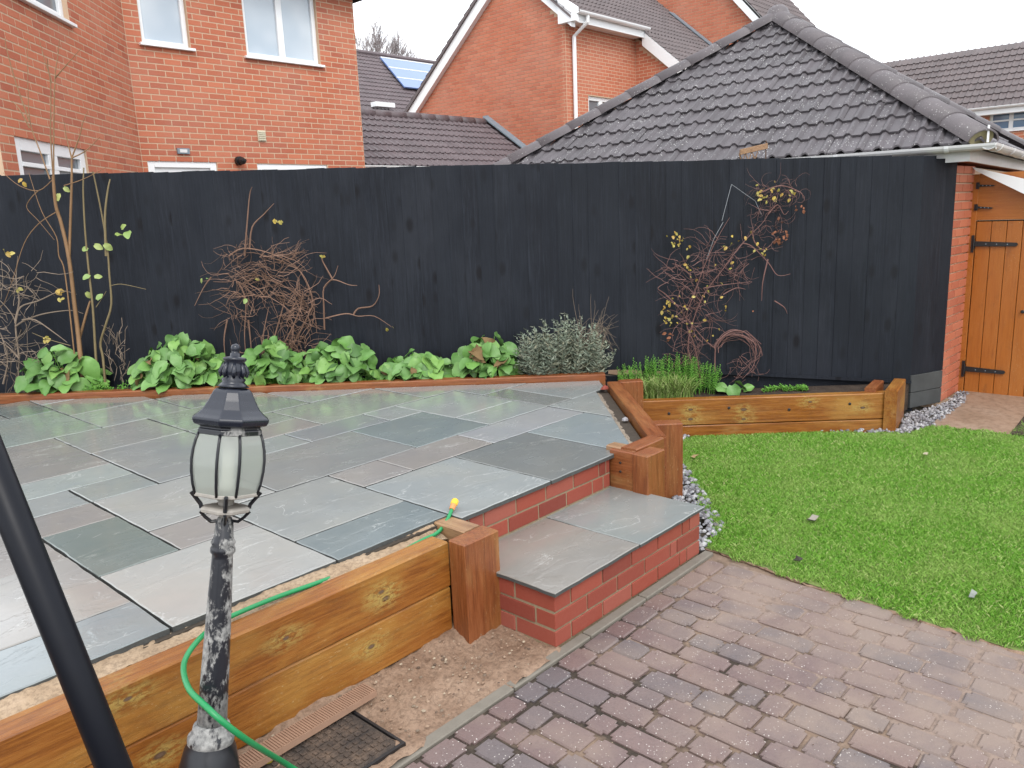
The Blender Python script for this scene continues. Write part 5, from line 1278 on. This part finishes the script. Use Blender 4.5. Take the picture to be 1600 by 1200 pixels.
# distant bare trees beyond the far roof
def far_tree(label, px, pyb, pyt, wpx, D, seed, grp):
    rs = random.Random(seed); base = depth(px, pyb, D); base.z = 0; top = depth(px, pyt, D).z; wid = wpx/FPX*D
    tr_ = root('bare_tree', label, 'tree', base, grp); b = MB(); z0 = depth(px, pyb, D).z-2.5
    trk = MB(); trk.tube([base, base+V3((0, 0, z0))], [.28, .2], 7); trk.build('trunk', M['twig_grey'], tr_)
    def grow(p, d, L, r_, lv):
        q = p+d*L; mid = p.lerp(q, .5)+V3((rs.uniform(-.06, .06)*L, rs.uniform(-.06, .06)*L, 0)); b.tube([p, mid, q], [r_, r_*.8, r_*.62], 4 if lv < 2 else 3, False)
        if lv >= 5: return
        for k in range(3 if lv < 4 else 4):
            nd = (d+V3((rs.uniform(-.6, .6), rs.uniform(-.6, .6), rs.uniform(-.05, .45)))).normalized(); grow(p.lerp(q, rs.uniform(.6, 1)), nd, L*rs.uniform(.62, .85), r_*.58, lv+1)
    H_ = top-z0
    for k in range(3): grow(base+V3((0, 0, z0)), V3((rs.uniform(-.4, .4), rs.uniform(-.4, .4), 1)).normalized(), H_*.30, .085, 0)
    setprops(b.build('crown', M['twig_far'], tr_), kind='stuff')
far_tree('taller bare winter tree behind the solar panel roof, beside the house corner', 566, 85, 18, 70, 42, 3, 'bare trees beyond the far roof')
far_tree('shorter bare winter tree behind the solar panel roof', 600, 88, 36, 60, 44, 5, 'bare trees beyond the far roof')

# ------------------------------------------------------------------ leaning garden lamp
def f_peel(t):
    p = t.obj(); n = t.noise(t.scale(p, (1, 1, .6)), 14, 9, .70, .2); n2 = t.noise(p, 60, 4)
    sp = t.n('SeparateXYZ'); t.set(sp.inputs[0], p)
    lim = t.math('ADD', n, t.math('MULTIPLY', t.math('SUBTRACT', .75, sp.outputs[2]), .09))
    k = t.ramp(lim, [(.465, 0.0), (.51, 1.0)])
    bare = t.ramp(n2, [(.3, (.10, .10, .10)), (.7, (.34, .335, .32))])
    c = t.mix(k, (.012, .013, .018), bare); t.P(Base_Color=c, Roughness=t.ramp(k, [(0, .3), (1, .7)])); t.bump(t.math('ADD', t.math('MULTIPLY', k, -.5), t.math('MULTIPLY', n2, .2)), .5, .003)
M['peel'] = mat('flaking_black_paint', f_peel)
M['lampblue'] = plain('lamp_roof_paint', (.014, .017, .028), .28, .5, var=.3, sc=20)
M['alu'] = plain('bare_metal', (.40, .37, .33), .6, .4, var=.5, sc=50, bump=.3)
def f_lglass(t):
    nt = t.nt; tr_ = nt.nodes.new('ShaderNodeBsdfTransparent'); tr_.inputs[0].default_value = (.86, .90, .86, 1)
    mixn = nt.nodes.new('ShaderNodeMixShader'); mixn.inputs[0].default_value = .50
    t.P(Base_Color=(.40, .42, .39), Roughness=.10); t.bs.inputs['Specular IOR Level'].default_value = .6
    nt.links.new(tr_.outputs[0], mixn.inputs[1]); nt.links.new(t.bs.outputs[0], mixn.inputs[2])
    out = [n for n in nt.nodes if n.type == 'OUTPUT_MATERIAL'][0]; nt.links.new(mixn.outputs[0], out.inputs[0])
M['lglass'] = mat('lantern_glass', f_lglass)
M['bulb'] = plain('bulb_white', (.78, .76, .70), .4, .4, var=.05)
foot = V3((-1.50, -.48, .0)); ltop = depth(368, 545, 2.25); LH = (ltop-foot).length
ax = (ltop-foot).normalized(); xa_ = (CAM-foot); xa_ = (xa_-ax*xa_.dot(ax)).normalized(); ya_ = ax.cross(xa_)
lamp = thing('garden_lamp', 'leaning black lamp post with flaking paint and glass lantern', 'lamp', foot)
lamp.rotation_euler = Matrix((xa_, ya_, ax)).transposed().to_euler(); ORI[lamp.name] = V3((0, 0, 0))
ANG = [a+b for a in (0, math.pi/2, math.pi, 3*math.pi/2) for b in (-R(17), R(17))]
def ring(prof, angs=ANG):
    b = MB(); n = len(angs); vs = []
    for (r_, z) in prof: vs += [(.9*r_*math.cos(a), .9*r_*math.sin(a), z) for a in angs]
    fs = [(j*n+i, j*n+(i+1) % n, (j+1)*n+(i+1) % n, (j+1)*n+i) for j in range(len(prof)-1) for i in range(n)] + [tuple(range(n-1, -1, -1)), tuple(range((len(prof)-1)*n, len(prof)*n))]
    return b.add(vs, fs)
def lpart(b, name, mt, smooth=False, parent=None, bevel=0): 
    o = b.build(name, mt, None, smooth=smooth, world=False, bevel=bevel); o.parent = parent or lamp; return o
def lz(y): return LH-(y-545)*(LH-.377)/595.0
lpart(MB().lathe([(.115, -.03), (.118, .03), (.105, .05), (.10, .16), (.085, .26), (.070, .33), (.062, .345), (.062, .36)], 24), 'base', M['black'], True)
lpart(MB().lathe([(.060, .335), (.064, .35), (.063, .365), (.052, .378), (.050, .395), (.046, .40)], 24), 'collar', M['peel'], True)
lpart(MB().lathe([(.041, .39), (.038, .55), (.033, .75), (.0285, lz(870)), (.0285, lz(864)), (.034, lz(860)), (.034, lz(854)), (.030, lz(850)), (.034, lz(845)), (.030, lz(841)), (.026, lz(836)), (.024, lz(812)), (.018, lz(806))], 20), 'column', M['peel'], True)
lpart(MB().lathe([(.012, lz(812)), (.016, lz(803)), (.020, lz(797)), (.018, lz(790)), (.024, lz(778)), (.036, lz(771)), (.046, lz(768))], 16), 'holder', M['alu'], True)
lpart(ring([(.050, lz(798)), (.074, lz(797)), (.076, lz(791)), (.066, lz(788)), (.04, lz(787))]), 'cradle_plate', M['alu'], bevel=.002)
for a in ANG[::2]:
    a += R(17)
    for (pts, rr) in (([(.093, 767), (.080, 776), (.066, 786), (.064, 792)], .006), ([(.066, 797), (.052, 806), (.036, 813), (.022, 812)], .005)):
        lpart(MB().tube([(r_*math.cos(a), r_*math.sin(a), lz(y)) for r_, y in pts], rr, 6), 'scroll_arm', M['black'])
gprof = [(r_*.9, y) for r_, y in ((.094, 768), (.103, 752), (.109, 732), (.1105, 715), (.108, 700), (.102, 686), (.094, 674))]
for i in range(8):
    a0, a1 = ANG[i], ANG[(i+1) % 8]; b = MB(); vs = []
    for (r_, y) in gprof: vs += [(r_*math.cos(a0), r_*math.sin(a0), lz(y)), (r_*math.cos(a1), r_*math.sin(a1), lz(y))]
    b.add(vs, [(2*j, 2*j+1, 2*j+3, 2*j+2) for j in range(len(gprof)-1)]); lpart(b, 'glass_panel', M['lglass'], True)
    lpart(MB().tube([((r_+.001)*math.cos(a0), (r_+.001)*math.sin(a0), lz(y)) for r_, y in gprof], .0042, 6), 'rib', M['black'], True)
lpart(ring([(.088, lz(772)), (.098, lz(771)), (.098, lz(766)), (.09, lz(765))]), 'lower_rim', M['alu'], bevel=.0015)
lpart(ring([(.090, lz(676)), (.098, lz(676)), (.098, lz(669)), (.092, lz(666)), (.096, lz(662))]), 'upper_rim', M['peel'], bevel=.0015)
rf = lpart(ring([(.095, lz(664)), (.112, lz(661)), (.118, lz(655)), (.118, lz(651)), (.104, lz(646)), (.088, lz(638)), (.072, lz(624)), (.060, lz(611)), (.052, lz(607)), (.040, lz(605))]), 'lamp_roof', M['lampblue'], bevel=.002)
fin = MB().lathe([(.045, lz(604)), (.036, lz(600)), (.030, lz(596)), (.034, lz(592)), (.026, lz(589)), (.031, lz(584)), (.033, lz(578)), (.029, lz(571)), (.024, lz(567)), (.031, lz(563)), (.033, lz(560)), (.028, lz(558)), (.014, lz(557)), (.013, lz(552)), (.009, lz(551)), (.012, lz(548)), (.013, lz(543)), (.010, lz(539)), (.001, lz(537))], 18)
fo = lpart(fin, 'finial', M['lampblue'], True)
for k in range(8):
    a = k*math.pi/4; c_, s_ = math.cos(a), math.sin(a)
    lpart(MB().tube([(.024*c_, .024*s_, lz(566)), (.030*c_, .030*s_, lz(573)), (.036*c_, .036*s_, lz(581)), (.033*c_, .033*s_, lz(588)), (.029*c_, .029*s_, lz(585))], [.003, .006, .007, .005, .003], 6), 'acanthus_leaf', M['lampblue'], True, parent=fo)
lpart(MB().lathe([(.012, lz(768)), (.020, lz(764)), (.020, lz(752)), (.017, lz(748)), (.017, lz(690)), (.012, lz(684)), (.004, lz(682))], 14), 'bulb', M['bulb'], True)

# ------------------------------------------------------------------ leaning pole
pA, pB = depth(178, 1200, 1.72), depth(-22, 700, 1.72); dd = (pB-pA).normalized(); ft = pA-dd*(pA.z/dd.z)
pole = root('pole', 'thick black pole leaning past the sleeper wall in the foreground', 'pole', ft)
MB().tube([ft-dd*.05, ft+dd*1.0, ft+dd*2.3], .034, 28).build('tube', M['pole'], pole, smooth=True)
MB().tube([ft+dd*.42, ft+dd*.50], .0365, 28).build('collar', M['pole'], pole)
# ------------------------------------------------------------------ hose, drain cover, batten, odds and ends
hp = [onp(707, 793, (0, .055, 0), (0, 1, 0)), onp(699, 812, (0, .03, 0), (0, 1, 0)), onp(684, 832, (0, -.01, 0), (0, 1, 0)), V3((-.22, -.012, .418)), V3((-.42, -.012, .402)), onz(545, 893, .412), onz(492, 912, .436), onz(430, 934, .442), onz(372, 958, .448), onz(345, 972, .452),
      depth(312, 998, 2.52), depth(288, 1035, 2.40), depth(294, 1074, 2.26), depth(322, 1104, 2.19), depth(352, 1131, 2.185), depth(395, 1162, 2.27), onz(462, 1203, .045), onz(530, 1250, .013), onz(600, 1330, .013)]
hose = root('hose', 'bright green garden hose looped over the sleeper and round the lamp', 'hose', hp[6])
MB().tube(smooth(hp, 8), .0088, 10).build('tube', M['hose'], hose, smooth=True)
d_ = (hp[0]-hp[1]).normalized(); MB().tube([hp[0]-d_*.012, hp[0], hp[0]+d_*.018, hp[0]+d_*.02], [.012, .0135, .0135, .011], 12).build('collar', M['orange'], hose)
MB().tube([hp[0]+d_*.016, hp[0]+d_*.02, hp[0]+d_*.040, hp[0]+d_*.046], [.014, .017, .017, .013], 12).build('connector', M['yellow'], hose)
dr = root('drain_cover', 'dark square drain cover with raised grid set in the dirt', 'drain cover', (-1.0, -.36, 0))
M['drain'] = mat('drain_iron', f_ground((.035, .030, .028), (.085, .062, .048), (.16, .11, .078), 14, .6, .6))
x0, x1, y0, y1 = -1.215, -.815, -.535, -.200
MB().bb(x0, x1, y0, y1, -.03, .014).build('lid', M['drain'], dr, bevel=.004)
q = MB()
for i in range(12):
    for j in range(10):
        cx, cy = lerp(x0+.035, x1-.035, i/11), lerp(y0+.03, y1-.03, j/9); q.bb(cx-.010, cx+.010, cy-.009, cy+.009, .012, .018)
q.build('raised_grid', M['drain'], dr)
for (a, b_, c, d) in ((x0-.012, x1+.012, y0-.014, y0-.002), (x0-.012, x1+.012, y1+.002, y1+.012), (x0-.012, x0-.002, y0-.002, y1+.002), (x1+.002, x1+.012, y0-.002, y1+.002)):
    MB().bb(a, b_, c, d, -.03, .018).build('frame', M['iron'], dr)
a, b_ = onz(566, 1066, .055), onz(385, 1172, .055); dd = (b_-a).normalized(); L = 1.0; nn = V3((dd.y, -dd.x, 0)); nn = nn if nn.y < 0 else -nn
q = MB(); q.box(a+dd*(L/2)+nn*.045+V3((0, 0, -.014)), (L, .075, .024), dd)
for k in range(100): q.box(a+dd*(L*(k+.5)/100)+nn*.045+V3((0, 0, -.0005)), (.0055, .07, .005), dd)
setprops(q.build('ribbed_batten', M['terracotta']), 'ribbed pinkish timber offcut lying along the foot of the sleeper wall', 'timber offcut')
p = onz(418, 1186, .02); q = MB().lathe([(.018, -.02), (.018, .012), (.014, .02), (.004, .022)], 14, p); q.box(p+V3((0, 0, .026)), (.032, .006, .012)); setprops(q.build('stop_tap_cap', plain('mustard_plastic', (.42, .33, .03), .5, .4)), 'round mustard yellow cap beside the drain cover', 'cap')
def rock(name, label, P, r_, mt):
    b = MB(); pebble(b, P, r_, .8); return setprops(b.build(name, mt), label, 'stone')
rock('loose_stone', 'dark reddish stone in the back corner of the patio', onz(945, 607, PZ+.01), .035, M['brick_step']); rock('loose_stone', 'pale stone in the mortar beside the angled sleeper wall', onz(977, 656, PZ-.005), .026, M['pebble'])
def scrap(name, label, cat, px, py, w, col):
    P = onz(px, py, .034); b = MB(); vs = [P+V3((U(-.3, .3)*w, 0, U(0, .01)))+V3((x*w, y*w*.5, U(0, .012))) for x in (-1, -.3, .4, 1) for y in (-1, 1)]
    b.add(vs, [(0, 1, 3, 2), (2, 3, 5, 4), (4, 5, 7, 6)]); b.add([v-V3((0, 0, .003)) for v in vs], [(0, 2, 3, 1), (2, 4, 5, 3), (4, 6, 7, 5)])
    return setprops(b.build(name, plain(name+'_col', col, .8, .2, var=.4, sc=60)), label, cat)
scrap('paper_scrap', 'crumpled whitish scrap lying in the middle of the lawn', 'scrap', 1270, 812, .045, (.34, .31, .26))
scrap('fallen_leaf', 'pale dry leaf on the lawn near the angled sleeper wall', 'leaf', 1086, 714, .03, (.42, .30, .16))
scrap('fallen_leaf', 'pale fallen leaf on the lawn in front of the gate path', 'leaf', 1446, 711, .022, (.42, .38, .26))
scrap('fallen_leaf', 'dark fallen leaf on the lawn close to the paving', 'leaf', 1247, 876, .03, (.05, .045, .035))
scrap('fallen_leaf', 'grey fallen leaf on the lawn right of the whitish scrap', 'leaf', 1520, 931, .022, (.25, .27, .24))
